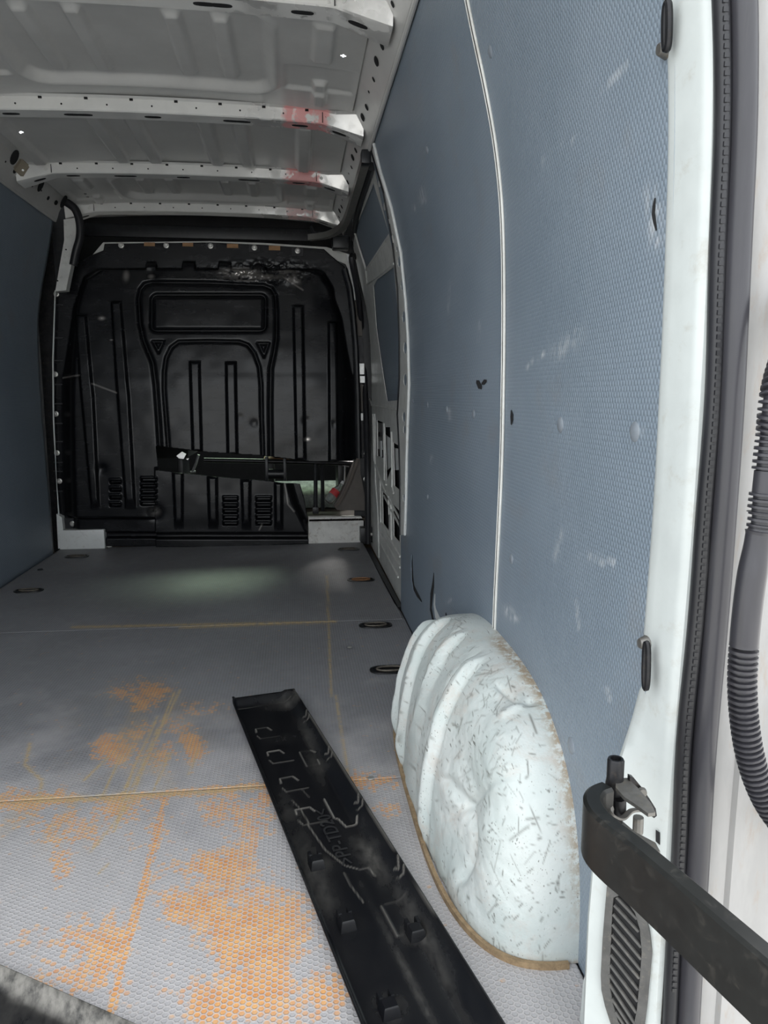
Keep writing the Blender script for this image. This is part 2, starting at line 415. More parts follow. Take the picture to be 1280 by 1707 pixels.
def mat_tray():
    g = N('dusty_black_trim'); o = g.obj()
    n1 = g.noise(g.stretch(o, (1, 0.4, 1)), 16, 5, 0.7, 0.0)
    c = g.mix(g.ramp(n1, 0.35, 0.8), (0.0060, 0.0064, 0.008), (0.012, 0.012, 0.013))
    dm = g.math('MULTIPLY', g.attr('dust'), g.ramp(g.noise(g.stretch(o, (1, .5, 1)), 70, 4, 0.65, 0.0), 0.15, 0.75))
    c = g.mix(dm, c, (0.27, 0.255, 0.23))
    c = g.mix(g.attr('line'), c, (0.32, 0.30, 0.27))
    return g.out(c, g.math('ADD', 0.26, g.math('MULTIPLY', dm, 0.5)), 0, 0.30)
TRAY = mat_tray()

# ------------------------------------------------------------------ van proportions (metres; x right, y forward, z up; floor z = 0)
CX = -0.47                                   # centre line of the van
YB = 4.5                                     # bulkhead
PROF = [(-0.02, .427), (.4, .426), (.75, .434), (1.0, .432), (1.2, .426), (1.32, .415), (1.44, .392), (1.63, .342), (1.81, .305), (1.9, .285)]
_pz = np.array([p[0] for p in PROF]); _px = np.array([p[1] for p in PROF])
_zz = np.linspace(-0.02, 1.9, 193); _xx = np.interp(_zz, _pz, _px)
_k = np.ones(17) / 17; _xx = np.convolve(np.pad(_xx, 8, 'edge'), _k, 'valid')
def wx(z): return np.interp(z, _zz, _xx)     # right lining, left one is mirrored
def mir(x): return 2 * CX - x

# ================================================================== SETTING
# ground outside
gb = MB().box((-14, -18, -0.75), (14, 14, -0.60))
struct(gb.build('ground', GROUND), 'pale grey concrete yard under and behind the van', 'ground')

# ---- floor
floor = MB().box((mir(.47), .80, -.09), (.47, YB + .0, -.022)).build('floor', simple('brown_subfloor', (.15, .10, .055), .85, 0, .3, 20))
struct(floor, 'van load floor of grey hex-textured sheets with orange rust stains', 'floor')
STAINS = [(240,1160,45,28,.9),(330,1180,55,14,.5),(180,1250,38,26,1.2),(320,1240,22,24,1.2),(250,1240,80,48,.65),(95,1372,75,34,1.0),(200,1350,70,26,.95),
          (50,1335,80,20,1.1),(285,1385,60,30,.8),(395,1365,60,40,1.0),(390,1440,50,48,1.3),(345,1525,80,48,1.1),(425,1560,75,70,1.3),(440,1655,90,50,1.35),
          (530,1655,45,40,1.2),(350,1675,75,40,1.3),(170,1570,100,42,.9),(60,1570,80,50,.6),(120,1625,80,40,.8),(100,1440,18,36,1.0),(625,1302,45,16,1.0),
          (640,1350,36,14,.8),(480,1520,40,40,.9),(545,1510,14,26,.8),(420,1330,60,18,.8),(230,1215,30,20,.7),(20,1400,50,60,.5),(300,1445,60,36,.6),(250,1640,60,50,.8),(20,1480,40,30,.4)]
STREAKS = [([(275,1330),(262,1390),(240,1470),(205,1600),(180,1707)], 9, 1.5), ([(0,1340),(150,1333),(300,1322),(435,1310),(650,1298)], 9, 1.2), ([(330,1000),(322,1120)], 3, .3), ([(470,1480),(478,1600)], 6, .8)]
STRAW = [[(40,1330),(120,1331),(330,1320),(435,1311)]] + [[(150,1420),(225,1330)],[(205,1345),(300,1150)],[(200,1330),(262,1195)],[(212,1330),(255,1240)],[(220,1330),(290,1155)],
         [(190,1385),(262,1215)],[(226,1270),(196,1360)],[(284,1255),(250,1330)],[(50,1240),(42,1275),(70,1300),(66,1325)],[(330,1250),(315,1290)],[(545,960),(552,1160)],[(560,1160),(580,1290)],[(200,1260),(170,1330)],
         [(140,1300),(180,1262)],[(0,1338),(200,1331)],[(180,1440),(165,1455)],[(120,1045),(560,1036)],[(300,1046),(560,1036)]]
def floor_panel(y0, y1, step, x1=.425, x1b=None):
    xs = np.arange(mir(.427), .425 + step * .5, step); n = int((y1 - y0) / step); ys = np.linspace(y0, y1, n + 1)
    X, Y = np.meshgrid(xs, ys, indexing='ij'); X = X.copy()
    if x1b is not None:                                  # the sheet steps back from the sliding door sill
        lim = np.interp(Y, [2.9, 3.0, 3.1, YB], [.425, .42, .412, .398]); X = np.minimum(X, lim)
    P = np.stack([X, Y, np.zeros_like(X)], -1); px, py = proj(P)
    n1 = fbm(X * 9, Y * 9, 3, 5); n2 = fbm(X * 40, Y * 25, 11, 4)
    st = np.zeros_like(X)
    for cx, cy, rx, ry, a in STAINS:
        r = np.hypot((px - cx) / rx, (py - cy) / ry); st = np.maximum(st, a * np.exp(-r * r * 0.65))
    for pl, wd, a in STREAKS:
        st = np.maximum(st, a * np.exp(-(d_poly(px, py, pl) / wd) ** 2))
    n3 = fbm(X * 26, Y * 9, 19, 4); st = np.clip(st * .85 + (n1 - .5) * 1.3 + (n3 - .5) * 1.0 + (n2 - .5) * .5 - .13, 0, 1) * np.clip(st * 1.7, 0, 1)
    sw = np.zeros_like(X)
    for i, pl in enumerate(STRAW):
        wd = 5.0 if i == 0 else (2.0 if len(pl) == 2 else 3.0)
        sw = np.maximum(sw, np.exp(-(d_poly(px, py, pl) / wd) ** 2) * (.85 if i == 0 else 1.0))
    sw = np.maximum(sw, .55 * np.exp(-(d_poly(px, py, [(0, 1338), (150, 1333), (330, 1320)]) / 11) ** 2) * sstep(.35, .65, n3))
    sw = np.maximum(sw, .38 * np.exp(-(((px - 235) / 90) ** 2 + ((py - 1255) / 75) ** 2)) * sstep(.40, .65, n3))
    sw = np.maximum(sw, .30 * np.exp(-(((px - 60) / 120) ** 2 + ((py - 1370) / 40) ** 2)) * sstep(.40, .65, n3))
    dust = sstep(1140, 1420, py + (n1 - .5) * 260) * .75 + (n2 - .5) * .25  # paler towards the open rear: daylight put into the colour, mottled with dust
    dk = np.zeros_like(X)
    for cx, cy, rx, ry in [(583, 1079, 6, 3), (430, 1100, 40, 20), (300, 1110, 50, 12)]:
        dk = np.maximum(dk, np.exp(-(((px - cx) / rx) ** 2 + ((py - cy) / ry) ** 2)) * (.7 if rx < 10 else .22) * (1 if rx < 10 else n1))
    # gentle sag so the sheet is not dead flat; edges dip into the joint
    Z = (fbm(X * 3, Y * 3, 21, 2) - .5) * .0010 - .0008
    V = np.stack([X, Y, Z], -1).reshape(-1, 3)
    nu, nv = X.shape
    Fc = grid_faces(nu, nv)
    # wheel-arch and anchor cut-outs stay under the parts that cover them
    o = np_mesh('floor_panel', V, Fc, FLOORM, floor, True, dict(stain=st, straw=np.clip(sw, 0, 1), dust=np.clip(dust, 0, 1), dark=np.clip(dk, 0, 1)))
    m = o.modifiers.new('thickness', 'SOLIDIFY'); m.thickness = .018; m.offset = -1
    return o
floor_panel(.83, 1.6185, .0045)
floor_panel(1.6205, 2.8625, .0048)
floor_panel(2.8645, YB - .002, .010, x1b=True)

# lashing recesses in the floor
def anchor(x, y, rusty, w=.062):
    m = PLY if rusty else DARKMET
    cup = MB()
    ring = [(math.cos(a), math.sin(a)) for a in np.linspace(0, 2 * math.pi, 29)[:-1]]
    def loop(k, z): return [(x + math.copysign(abs(c) ** .7, c) * w * k, y + math.copysign(abs(s_) ** .85, s_) * .034 * k ** .8, z) for c, s_ in ring]
    L = [loop(1.12, .0015), loop(1.10, .0045), loop(.98, .0045), loop(.93, .001), loop(.6, .0012), loop(.02, .0012)]
    n = len(ring)
    for i, l in enumerate(L): cup.v += l
    for i in range(len(L) - 1):
        for j in range(n): cup.f.append((i * n + j, i * n + (j + 1) % n, (i + 1) * n + (j + 1) % n, (i + 1) * n + j))
    o = cup.build('lashing_recess', DARKMET, floor)
    r = [(x + math.copysign(abs(c) ** .8, c) * w * .72, y + s_ * .020, .006) for c, s_ in ring]
    MB().tube(r, .0035, 6, closed=True).build('lashing_ring', simple('lashing_ring_metal' + str(rusty), (.30, .15, .07) if rusty else (.13, .115, .095), .6, .4, .3, 80), o)
for a in [(.294, 2.31, 0, .060), (.298, 2.79, 0, .058), (.305, 3.52, 1, .060), (.298, 4.258, 0, .058), (-1.219, 3.497, 0, .058), (-1.21, 4.239, 0, .058)]: anchor(*a)
# small black plug on the floor by the left lining, rivet on the joint
pl = un(67, 950, 'z', 0)
MB().lathe([(.0005, .006), (.010, .006), (.013, .003), (.014, 0)], (pl[0], pl[1], 0), (0, 0, 1), 14).build('floor_plug', BLACKP, floor)
for q in [(618, 1297), (583, 1079)]:
    p = un(*q, 'z', 0); MB().lathe([(.0005, .0018), (.007, .0016), (.009, 0)], (p[0], p[1], 0), (0, 0, 1), 12).build('floor_screw', ZINC, floor)

# ---- right wall: body shell with lining panels
wr = MB().box((.475, .87, -.06), (.50, 4.75, 1.95)).build('wall_right', CAVITY)
struct(wr, 'right side wall of the van lined with blue-grey hex-textured sheets', 'wall')
wl = MB().box((mir(.50), .82, -.06), (mir(.475), 4.75, 1.95)).build('wall_left', CAVITY)
struct(wl, 'left side wall of the van lined with blue-grey hex-textured sheets', 'wall')
SCUFF = [([(900,270),(928,243)],1.6,.6),([(928,243),(960,230)],1.6,.4),([(880,610),(905,592)],2.4,.8),([(985,930),(1028,942)],5,.5),([(845,1018),(858,1030)],6,.7),([(1085,320),(1095,400)],10,.5),([(1000,150),(1045,110)],2,.3),
         ([(703,318),(706,335)],5,.5),([(690,345),(692,350)],3,.5),([(748,683),(750,700)],3,.35),([(745,1005),(752,1000)],2,.5),([(750,470),(747,520)],2,.3),([(800,530),(797,570)],2,.25),([(930,590),(960,560)],12,.25),([(1070,720),(1072,740)],3,.3),
         ([(718,770),(720,760)],2,.5),([(940,870),(925,930)],4,.25),([(960,1000),(965,1050)],2,.25),([(1010,1150),(1018,1165)],3,.4)]
def liner(name, y0, y1, z0, z1, side, parent, step=.012, cuts=None, ztop=None):
    ny = max(8, int((y1 - y0) / step)); nz = int((z1 - z0) / step)
    ys = np.linspace(y0, y1, ny + 1); zs = np.linspace(0, 1, nz + 1)
    Y, T = np.meshgrid(ys, zs, indexing='ij')
    Z = z0 + T * (z1 - z0)
    X = wx(Z) + (fbm(Y * 2.2, Z * 2.2, 5, 3) - .5) * .004
    if side < 0: X = mir(X)
    P = np.stack([X, Y, Z], -1); sc = np.zeros_like(X)
    if side > 0:
        px, py = proj(P); nz_ = fbm(Y * 160, Z * 90, 8, 3)
        for pl, wd, a in SCUFF:
            sc = np.maximum(sc, a * np.exp(-(d_poly(px, py, pl) / wd) ** 2) * sstep(.35, .6, nz_) * 1.3)
    o = np_mesh(name, P.reshape(-1, 3), grid_faces(*X.shape), LINER, parent, True, dict(scuff=np.clip(sc, 0, 1)), flip=side > 0)
    m = o.modifiers.new('thickness', 'SOLIDIFY'); m.thickness = .006; m.offset = -1
    return o
SEAM_Y = 1.536
lr_near = liner('liner_panel', .845, SEAM_Y - .004, -.005, 1.80, 1, wr, .009)
lr_far = liner('liner_panel', SEAM_Y + .004, 3.005, -.005, 1.80, 1, wr, .010)
ll = liner('liner_panel', .845, 4.34, -.005, 1.825, -1, wl, .03)
# joint strip between the two right sheets: two pale beads with a dark groove
zs = np.linspace(.34, 1.81, 60)
for dy, r, m in ((-.0064, .0030, FRAMEP), (.0064, .0030, FRAMEP)):
    MB().tube([(wx(z) - .0025, SEAM_Y + dy, z) for z in zs], r, 8, up=(0, 1, 0)).build('joint_strip', m, wr)
MB().sweep([(wx(z) - .0005, SEAM_Y, z) for z in zs], [(-.004, -.002), (.004, -.002), (.004, .002), (-.004, .002)], up=(0, 1, 0)).build('joint_groove', VOID, wr)

def wall_pt(px, py, off=0.0):
    """point of the right lining under a photo pixel"""
    x = .43
    for _ in range(12):
        p = un(px, py, 'x', x); x = float(wx(p[2])) - off
    return un(px, py, 'x', x)
def wall_n(z):
    d = (wx(z + .02) - wx(z - .02)) / .04; n = np.array([-1, 0, d]); return n / np.linalg.norm(n)
for i, (px, py, r) in enumerate([(1058, 720, .0135), (934, 708, .013), (790, 690, .012), (745, 683, .011), (713, 675, .010), (688, 668, .010), (818, 86, .012), (952, 1243, .014), (853, 932, .011), (778, 1030, .011), (713, 828, .009), (712, 250, .011)]):
    p = wall_pt(px, py); par = lr_near if p[1] < SEAM_Y else lr_far
    MB().lathe([(.0005, .0036), (r * .25, .0038), (r * .6, .0030), (r * .92, .0012), (r, 0), (r, -.002)], p, wall_n(p[2]), 18).build('rivet_cap', simple('cap%d' % i, (.20, .225, .255), .4, 0, .1, 30), par)
# tears in the lining: black opening with a frayed curled lip
def tear(pts, wmax, par, lipm=True, lip=FRAMEP):
    P = [wall_pt(*p, .0012) for p in pts]; n = len(P); A = []; B = []
    for i, p in enumerate(P):
        t = P[min(i + 1, n - 1)] - P[max(i - 1, 0)]; t /= np.linalg.norm(t); nn = wall_n(p[2]); s_ = np.cross(t, nn)
        k = math.sin(math.pi * min(1, max(0, (i + .15) / (n - .7)))) ** .7; k *= .75 + .5 * rng.random()
        A.append(p + s_ * wmax * k); B.append(p - s_ * wmax * k)
    o = MB().prism(A + B[::-1], wall_n(P[0][2]) * .0006).build('tear_opening', VOID, par, False)
    if lipm:
        tb = MB()
        tb.sweep([a + wall_n(a[2]) * .002 for a in A], [(-.0016, -.001), (.0016, -.001), (.0010, .0016), (-.0010, .0016)], caps=True).build('tear_lip', lip, par)
    return o
tear([(687, 925), (687, 945), (688, 965), (690, 980), (696, 992), (703, 1003)], .014, lr_far, True, LINER)
tear([(723, 955), (722, 975), (719, 995), (718, 1015), (722, 1035), (730, 1047)], .016, lr_far, False)
tear([(725, 990), (724, 1008), (726, 1022), (733, 1036), (738, 1048)], .016, lr_far, False).data.materials[0] = WHITE
tear([(743, 1022), (745, 1035), (744, 1050)], .011, lr_far, False)
tear([(794, 636), (798, 641), (803, 646)], .012, lr_far, False); tear([(803, 640), (807, 637), (811, 635)], .008, lr_far, False)
tear([(852, 684), (853, 693), (853, 700), (852, 708)], .008, lr_near, False)
tear([(1092, 330), (1090, 344), (1089, 356), (1091, 368), (1094, 384)], .0045, lr_near, False)


# ---- ceiling: pressed roof sheet with beams
RZ = 1.915
def roof_h(x, y):
    h = np.zeros_like(x)                                  # + is up (away from the load space)
    def ribs(xs_, y0, y1, wd=.030, d=.007):
        nonlocal h
        for xr in xs_:
            s_ = sd_rbox(x, y, xr, (y0 + y1) / 2, wd, (y1 - y0) / 2, .012)
            h = h - d * 2.3 * (1 - sstep(-.009, .005, s_))
    for (ya, yb) in ((2.27, 2.815), (3.93, 4.33), (1.5, 2.02)):     # rounded frame pressed into the bay
        s_ = sd_rbox(x, y, CX + .015, (ya + yb) / 2, .40, (yb - ya) / 2, .085)
        h += .018 * (1 - sstep(-.024, .0, s_)) - .012 * np.exp(-((s_ - .014) / .012) ** 2)
        ribs([CX - .265, CX - .125, CX + .145, CX + .28], ya + .07, yb - .07, .026, .009)
        for sx in (-1, 1):
            xs_ = CX + .015 + sx * .56
            h += .007 * (1 - sstep(-.010, .010, sd_rbox(x, y, xs_, (ya + yb) / 2 + .14, .115, .09, .01))) * 1.5
            ribs([xs_], ya + .02, (ya + yb) / 2 - .01, .032, .006); ribs([xs_], (ya + yb) / 2 + .16, yb + .06, .024, .007)
    ribs([CX - .62, CX - .265, CX - .125, CX + .145, CX + .28, CX + .53], 3.09, 3.665, .030, .010)
    return h
xs = np.linspace(mir(.23), .23, 240); ys = np.linspace(.90, YB + .35, 600)
X, Y = np.meshgrid(xs, ys, indexing='ij')
crown = .030 * (1 - ((X - CX) / .70) ** 2)
Z = RZ + crown - .012 + roof_h(X, Y) + (fbm(X * 4, Y * 4, 9, 2) - .5) * .002
cxm = (X[:-1, :-1] + X[1:, 1:]) / 2; cym = (Y[:-1, :-1] + Y[1:, 1:]) / 2
hole = np.zeros_like(cxm, bool)
for q in ((572, 93), (36, 222)):
    zq = RZ
    for _ in range(6):
        p = un(*q, 'z', zq); zq = float(Z[np.abs(xs - p[0]).argmin(), np.abs(ys - p[1]).argmin()])
    hole |= np.hypot((cxm - p[0]), (cym - p[1])) < .0085
ceiling = np_mesh('ceiling', np.stack([X, Y, Z], -1).reshape(-1, 3), grid_faces(*X.shape, mask=~hole), ROOFP, None, True)
struct(ceiling, 'grey-white pressed steel van roof with ribs and cross beams', 'ceiling')
for q in ((570, 108), (44, 232), (546, 247), (545, 255), (142, 326), (146, 331), (531, 339), (531, 344), (352, 294)):      # rubber plugs / small round holes
    p = un(*q, 'z', RZ - .002); MB().lathe([(.0005, .003), (.007, .003), (.009, 0)], (p[0], p[1], RZ - .002 + .010), (0, 0, -1), 10).build('roof_plug', BLACKP, ceiling)

def beam(y0, y1, zb, holes=True, bmat=None):
    """hat-section roof beam: rear face + underside with oval holes, ends cranked down to the side rails"""
    zt = zb + .042
    def drop(x):
        a = abs(x - CX); c = .012 * (1 - (a / .6) ** 2)
        return max(c, -.02) if a < .59 else c * 0 - .045 * min(1, (a - .59) / .15) - .0
    xs_ = np.linspace(mir(.272), .272, 61)
    mb = MB(); V = []
    for x in xs_:
        d = drop(x)
        a = abs(x - CX); fl = .020 * max(0, (a - .60) / .14)      # the bracket flares at its end
        V += [(x, y0 - .018 - fl, zt + .006 + max(d, -.01)), (x, y0 - .004 - fl, zt + max(d, -.012)), (x, y0 - fl * .4, zb + d + .004), (x, y0 + .004, zb + d), (x, y1 + fl, zb + d), (x, y1 + .006 + fl, zb + d + .006), (x, y1 + .010, zt + d)]
    n = 7
    Fc = [(i * n + j, i * n + j + 1, (i + 1) * n + j + 1, (i + 1) * n + j) for i in range(60) for j in range(n - 1)]
    mb.add(V, Fc); o = mb.build('roof_beam', bmat or BEAMM, ceiling, True, 30)
    for xh in ([-.30, -.02, .26, .51] if holes else []):         # long oval holes in the underside
        for s_ in ((-1, 1) if abs(xh) > .1 else (1,)):
            x = CX + xh * s_; MB().plate([oval(x, (y0 + y1) / 2 + .004, .030, .010, 16, .7)], lambda u, v, q: (u, v, zb + drop(u) - .0010 + q), .0008).build('beam_hole', VOID, o, False)
    for xh in np.arange(-.55, .60, .155):                           # small notches and screw holes on the rear face
        x = CX + xh; d = drop(x)
        MB().box((x - .006, y0 - .0075, zt + d - .006), (x + .006, y0 - .002, zt + d + .0012)).build('beam_notch', VOID, o, False)
        MB().lathe([(.0005, .0006), (.0032, .0006), (.0034, -.001)], (x + .07, y0 - .0022, zb + d + .022), (0, -1, .1), 8).build('screw_hole', VOID, o)
    for s_ in (-1, 1):                                               # bracket seams
        x = CX + s_ * .592; d = drop(x)
        MB().box((x - .0012, y0 - .0058, zb + d + .003), (x + .0012, y0 - .001, zt + d - .004)).build('bracket_seam', VOID, o, False)
        xb = CX + s_ * .655; MB().plate([oval(xb, (y0 + y1) / 2, .026, .011, 16, .8)], lambda u, v, q: (u, v, zb + drop(u) - .0012 + q), .0008).build('beam_hole', VOID, o, False)
        MB().lathe([(.0005, .0012), (.006, .0012), (.0075, 0)], (CX + s_ * .615, y0 - .0045, zb + drop(CX + s_ * .615) + .024), (0, -1, 0), 12).build('beam_plug', FRAMEP, o)
    return o
beam(1.34, 1.40, 1.868, True, BEAMP); beam(2.105, 2.185, 1.868, True, BEAMP); beam(2.945, 3.02, 1.868); beam(3.71, 3.785, 1.868); beam(4.44, 4.52, 1.872, False, BEAMF)

# side rails between lining and roof (cant rails), with punched holes
def cant(side, parent, y0, y1):
    pts = [(.306, 1.795), (.292, 1.800), (.287, 1.812), (.278, 1.840), (.262, 1.868), (.246, 1.895), (.222, 1.922)]
    mb = MB(); ys_ = [y0, y1]; V = []
    for y in np.linspace(y0, y1, 30): V += [((x if side > 0 else mir(x)), y, z) for x, z in pts]
    n = len(pts); mb.add(V, [(i * n + j, i * n + j + 1, (i + 1) * n + j + 1, (i + 1) * n + j) for i in range(29) for j in range(n - 1)])
    o = mb.build('cant_rail', ROOFP, parent, True, 40)
    # lip over the lining edge
    MB().tube([((.300 if side > 0 else mir(.300)), y, 1.797) for y in np.linspace(y0, y1, 12)], .007, 8).build('rail_lip', ROOFP, o)
    for i, y in enumerate(np.arange(y0 + .12, y1 - .05, .115)):
        L = (.045, .018, .012, .030)[i % 4]; h = (.014, .009, .005, .012)[i % 4]; t = .42 if i % 2 else .55
        def fn(u, v, q, y=y, t=t):
            a = np.array([.278, 1.840]); b = np.array([.250, 1.888]); p = a + (b - a) * (t + v); nn = np.array([-.86, -.5]) * (.0012 + q)
            x, z = p + nn; return ((x if side > 0 else mir(x)), y + u, z)
        MB().plate([oval(0, 0, L * .5, h / .056 * .9, 12, .85)], fn, .0006).build('rail_hole', VOID, o, False)
    return o
cant(1, ceiling, .9, 4.50); cant(-1, ceiling, .9, 4.34)
# outer roof skin that keeps the daylight out
MB().box((mir(.5), .82, 1.99), (.5, 6.1, 2.02)).build('roof_skin', EXTW, ceiling)
# daylight enters at two open fixing holes: cut the skin there too
sk = [c for c in ceiling.children if c.name.startswith('roof_skin')][0]
bpy.data.objects.remove(sk)
xs = np.linspace(mir(.5), .5, 5); holes = []
for q in ((572, 93), (36, 222)):
    d = ray(*q); t = (1.985 - CAMH) / d[2]; p = CV + d * t; holes.append(oval(p[0], p[1], .016, .030, 12))
MB().plate([[(mir(.5), .82), (.5, .82), (.5, 6.1), (mir(.5), 6.1)]] + holes, lambda u, v, q: (u, v, 1.985 + q), .003).build('roof_skin', EXTW, ceiling, False)
MB().box((mir(.5), .82, 1.90), (.5, .90, 1.985)).build('rear_header', WHITE, ceiling)

# ---- front cab shell behind the bulkhead (floor, sides with window openings, windscreen opening)
cab = MB().box((mir(.46), YB + .03, -.09), (.46, 6.6, .145)).build('wall_front', BROWNM)
struct(cab, 'front cab floor and shell behind the black bulkhead', 'wall')
MB().box((mir(.5), 6.55, -.1), (.5, 6.6, .95)).build('firewall', HEADL, cab)
MB().box((mir(.5), YB + .25, 1.74), (.5, 6.15, 1.78)).build('overhead_shelf', HEADL, cab)
MB().box((mir(.45), YB + .24, 1.62), (.45, YB + .28, 1.97), .008).build('overhead_panel', HEADL, cab)
MB().box((mir(.25), YB + .225, 1.80), (.15, YB + .245, 1.87), .006).build('overhead_pocket', BLACKP, cab)
for xx in (mir(.44), .39): MB().box((xx, 5.9, .9), (xx + .05, 6.5, 1.8)).build('windscreen_pillar', HEADL, cab)
for xx in (.5, mir(.52)): MB().box((xx, 4.75, -.06), (xx + .02, 6.6, .95)).build('cab_side', EXTW, cab)
def mat_glass():
    g = N('green_tinted_glass'); t = g.n('ShaderNodeBsdfTransparent'); t.inputs[0].default_value = (.40, .47, .41, 1)
    gl = g.n('ShaderNodeBsdfGlossy'); gl.inputs['Roughness'].default_value = .05; mx = g.n('ShaderNodeMixShader'); mx.inputs[0].default_value = .06
    g.t.links.new(t.outputs[0], mx.inputs[1]); g.t.links.new(gl.outputs[0], mx.inputs[2]); g.t.links.new(mx.outputs[0], g.t.nodes['Material Output'].inputs[0]); return g.m
MB().prism([(mir(.44), 6.57, .94), (.44, 6.57, .94), (.44, 6.12, 1.76), (mir(.44), 6.12, 1.76)], (0, .006, .003)).build('windscreen', mat_glass(), cab)

# ================================================================== BULKHEAD
bulk = empty('bulkhead', (CX, YB, 0))
tag(bulk, 'black pressed-steel bulkhead with ribs, vents and a torn-open gap', 'bulkhead')
OUTER = [(104, 880), (95, 858), (91, 760), (88, 690), (87, 600), (92, 484), (106, 484), (113, 462), (128, 440), (150, 426), (172, 417), (174, 406), (350, 404), (440, 408), (540, 415), (552, 426),
         (574, 444), (584, 478), (589, 520), (594, 580), (598, 660), (600, 766), (520, 768), (440, 758), (345, 752), (264, 742), (268, 782), (310, 787), (365, 793), (440, 799), (475, 803), (500, 806), (507, 830), (512, 860),
         (514, 904), (380, 909), (178, 909), (178, 880)]
INNER = [(107, 855), (104, 760), (103, 690), (104, 600), (109, 510), (124, 452), (160, 426), (205, 418), (350, 416), (520, 424), (552, 440), (573, 475), (582, 530), (590, 640), (592, 770), (592, 960), (107, 960)]
step = 1.15
gx = np.arange(84, 604, step); gy = np.arange(402, 912, step)
X, Y = np.meshgrid(gx, gy, indexing='ij')
def band(s_, a=-1.6, b=1.0): return 1 - sstep(a, b, s_)
def bulk_h(x, y):
    e = -sd_poly(x, y, INNER)
    h = .080 * sstep(-1.0, 30, e)                                          # pan rises from its flange
    up = sstep(650, 620, y); h -= up * (640 - np.minimum(y, 640)) * .00030         # upper half leans forward
    # brow with castellations under the top edge
    br = sstep(452, 444, y) * sstep(6, 16, e)
    notch = np.zeros_like(x)
    for a, b in ((243, 262), (304, 326), (364, 386), (424, 444)): notch = np.maximum(notch, band(np.abs(x - (a + b) / 2) - (b - a) / 2, -2, 1.5))
    h -= .046 * br * (1 - notch) * sstep(150, 190, x) * sstep(545, 500, x)
    h -= .016 * sstep(495, 475, y) * sstep(520, 560, x) * 0
    def rib(pl, wd, d):                                                    # rib given by its left edge polyline (x top, y) pairs
        nonlocal h
        ys_ = [p[1] for p in pl]; xl = np.interp(y, ys_, [p[0] for p in pl]); xr = np.interp(y, ys_, [p[0] + p[2] for p in pl])
        s_ = np.maximum(np.maximum(xl - x, x - xr), np.maximum(ys_[0] - y, (y - ys_[-1]) * (0.25 if ys_[-1] > 820 else 1)))
        h = h + d * band(s_, -4.5, .4)
    R = .017
    rib([(128, 526, 21), (141, 660, 23), (158, 846, 15)], 0, R); rib([(187, 503, 19), (200, 660, 22), (214, 845, 18)], 0, R)
    rib([(318, 603, 19), (323, 752, 18)], 0, R); rib([(377, 604, 19), (380, 757, 19)], 0, R)
    rib([(487, 510, 19), (492, 766, 18)], 0, R); rib([(545, 537, 17), (546, 769, 18)], 0, R)
    fl = sstep(776, 782, y) * (x > 262)                                      # torn lower flap sits a little back
    h -= .014 * fl
    rib([(290, 784, 19), (294, 878, 15)], 0, R); rib([(347, 792, 18), (350, 878, 16)], 0, R); rib([(402, 797, 18), (405, 880, 14)], 0, R); rib([(457, 801, 15), (458, 881, 14)], 0, R)
    def groove(pl, wd, d):
        nonlocal h
        h = h - d * np.exp(-(d_poly(x, y, pl) / wd) ** 2)
    groove([(270, 742), (266, 680), (263, 640), (258, 605), (243, 570), (236, 540), (233, 500), (236, 484), (243, 475), (254, 472), (350, 473), (440, 477), (452, 482), (459, 494), (461, 520), (461, 565), (457, 590), (452, 615), (451, 680), (452, 760)], 3.2, .015)
    groove([(284, 745), (280, 690), (277, 650), (277, 620), (280, 597), (288, 580), (300, 571), (350, 570), (400, 571), (414, 576), (425, 590), (433, 612), (436, 640), (437, 700), (439, 756)], 2.4, .012)
    w_ = sd_rbox(x, y, 349, 523, 94, 30, 9); h -= .012 * np.exp(-(w_ / 2.8) ** 2); h += .004 * band(w_, -8, -3)
    for t3 in ([(257, 570), (276, 570), (267, 589)], [(430, 573), (449, 573), (441, 596)]):
        s_ = sd_poly(x, y, t3); h -= .010 * np.exp(-((s_ + 1) / 2.2) ** 2); h += .004 * band(s_, -5, -3)
    for x0, x1, ya, yb, nn in ((188, 207, 800, 838, 4), (239, 265, 797, 836, 5), (373, 398, 829, 869, 5), (427, 453, 829, 869, 5)):
        for k in range(nn):
            yc = ya + (yb - ya) * k / (nn - 1)
            s_ = sd_rbox(x, y, (x0 + x1) / 2, yc + 1, (x1 - x0) / 2, 3.0, 2.5); h -= .030 * band(s_, -1.4, .4)
            h += .006 * band(sd_rbox(x, y, (x0 + x1) / 2, yc - 3.6, (x1 - x0) / 2, 1.8, 1.5), -1, 1)
    # foot of the panel: ledge, shadow gap and fixing flange
    h -= .040 * sstep(858, 864, y) * (x < 262); h -= .045 * sstep(884, 889, y); h += .030 * sstep(893, 897, y)
    h -= .0
    # dents
    for cx, cy, r, d in ((262, 852, 9, .022), (510, 700, 6, .004), (555, 706, 6, .003), (425, 705, 7, .005), (402, 695, 6, .003), (253, 455, 12, .008), (455, 450, 16, .020), (400, 460, 18, .014), (175, 780, 8, .008), (480, 460, 10, -.02), (555, 500, 20, .015)):
        h -= d * np.exp(-(((x - cx) ** 2 + (y - cy) ** 2) / r ** 2))
    # torn flap corner folds away towards the cab
    tf = sstep(0, 1, (x - np.interp(y, [800, 835, 895, 912], [474, 484, 512, 514])) / 14) * sstep(896, 880, y) * (y > 798) * (x > 470); h -= .045 * tf
    h += (fbm(x / 40, y / 40, 31, 2) - .5) * .005
    h = np.maximum(h, -.004)
    crum = np.exp(-(((x - 440) / 60) ** 2 + ((y - 455) / 15) ** 2)); h += (fbm(x / 6, y / 5, 33, 3) - .5) * .03 * crum
    return h
Hh = bulk_h(X, Y)
bare = np.zeros_like(X)
nb = fbm(X / 7, Y / 5, 44, 3)
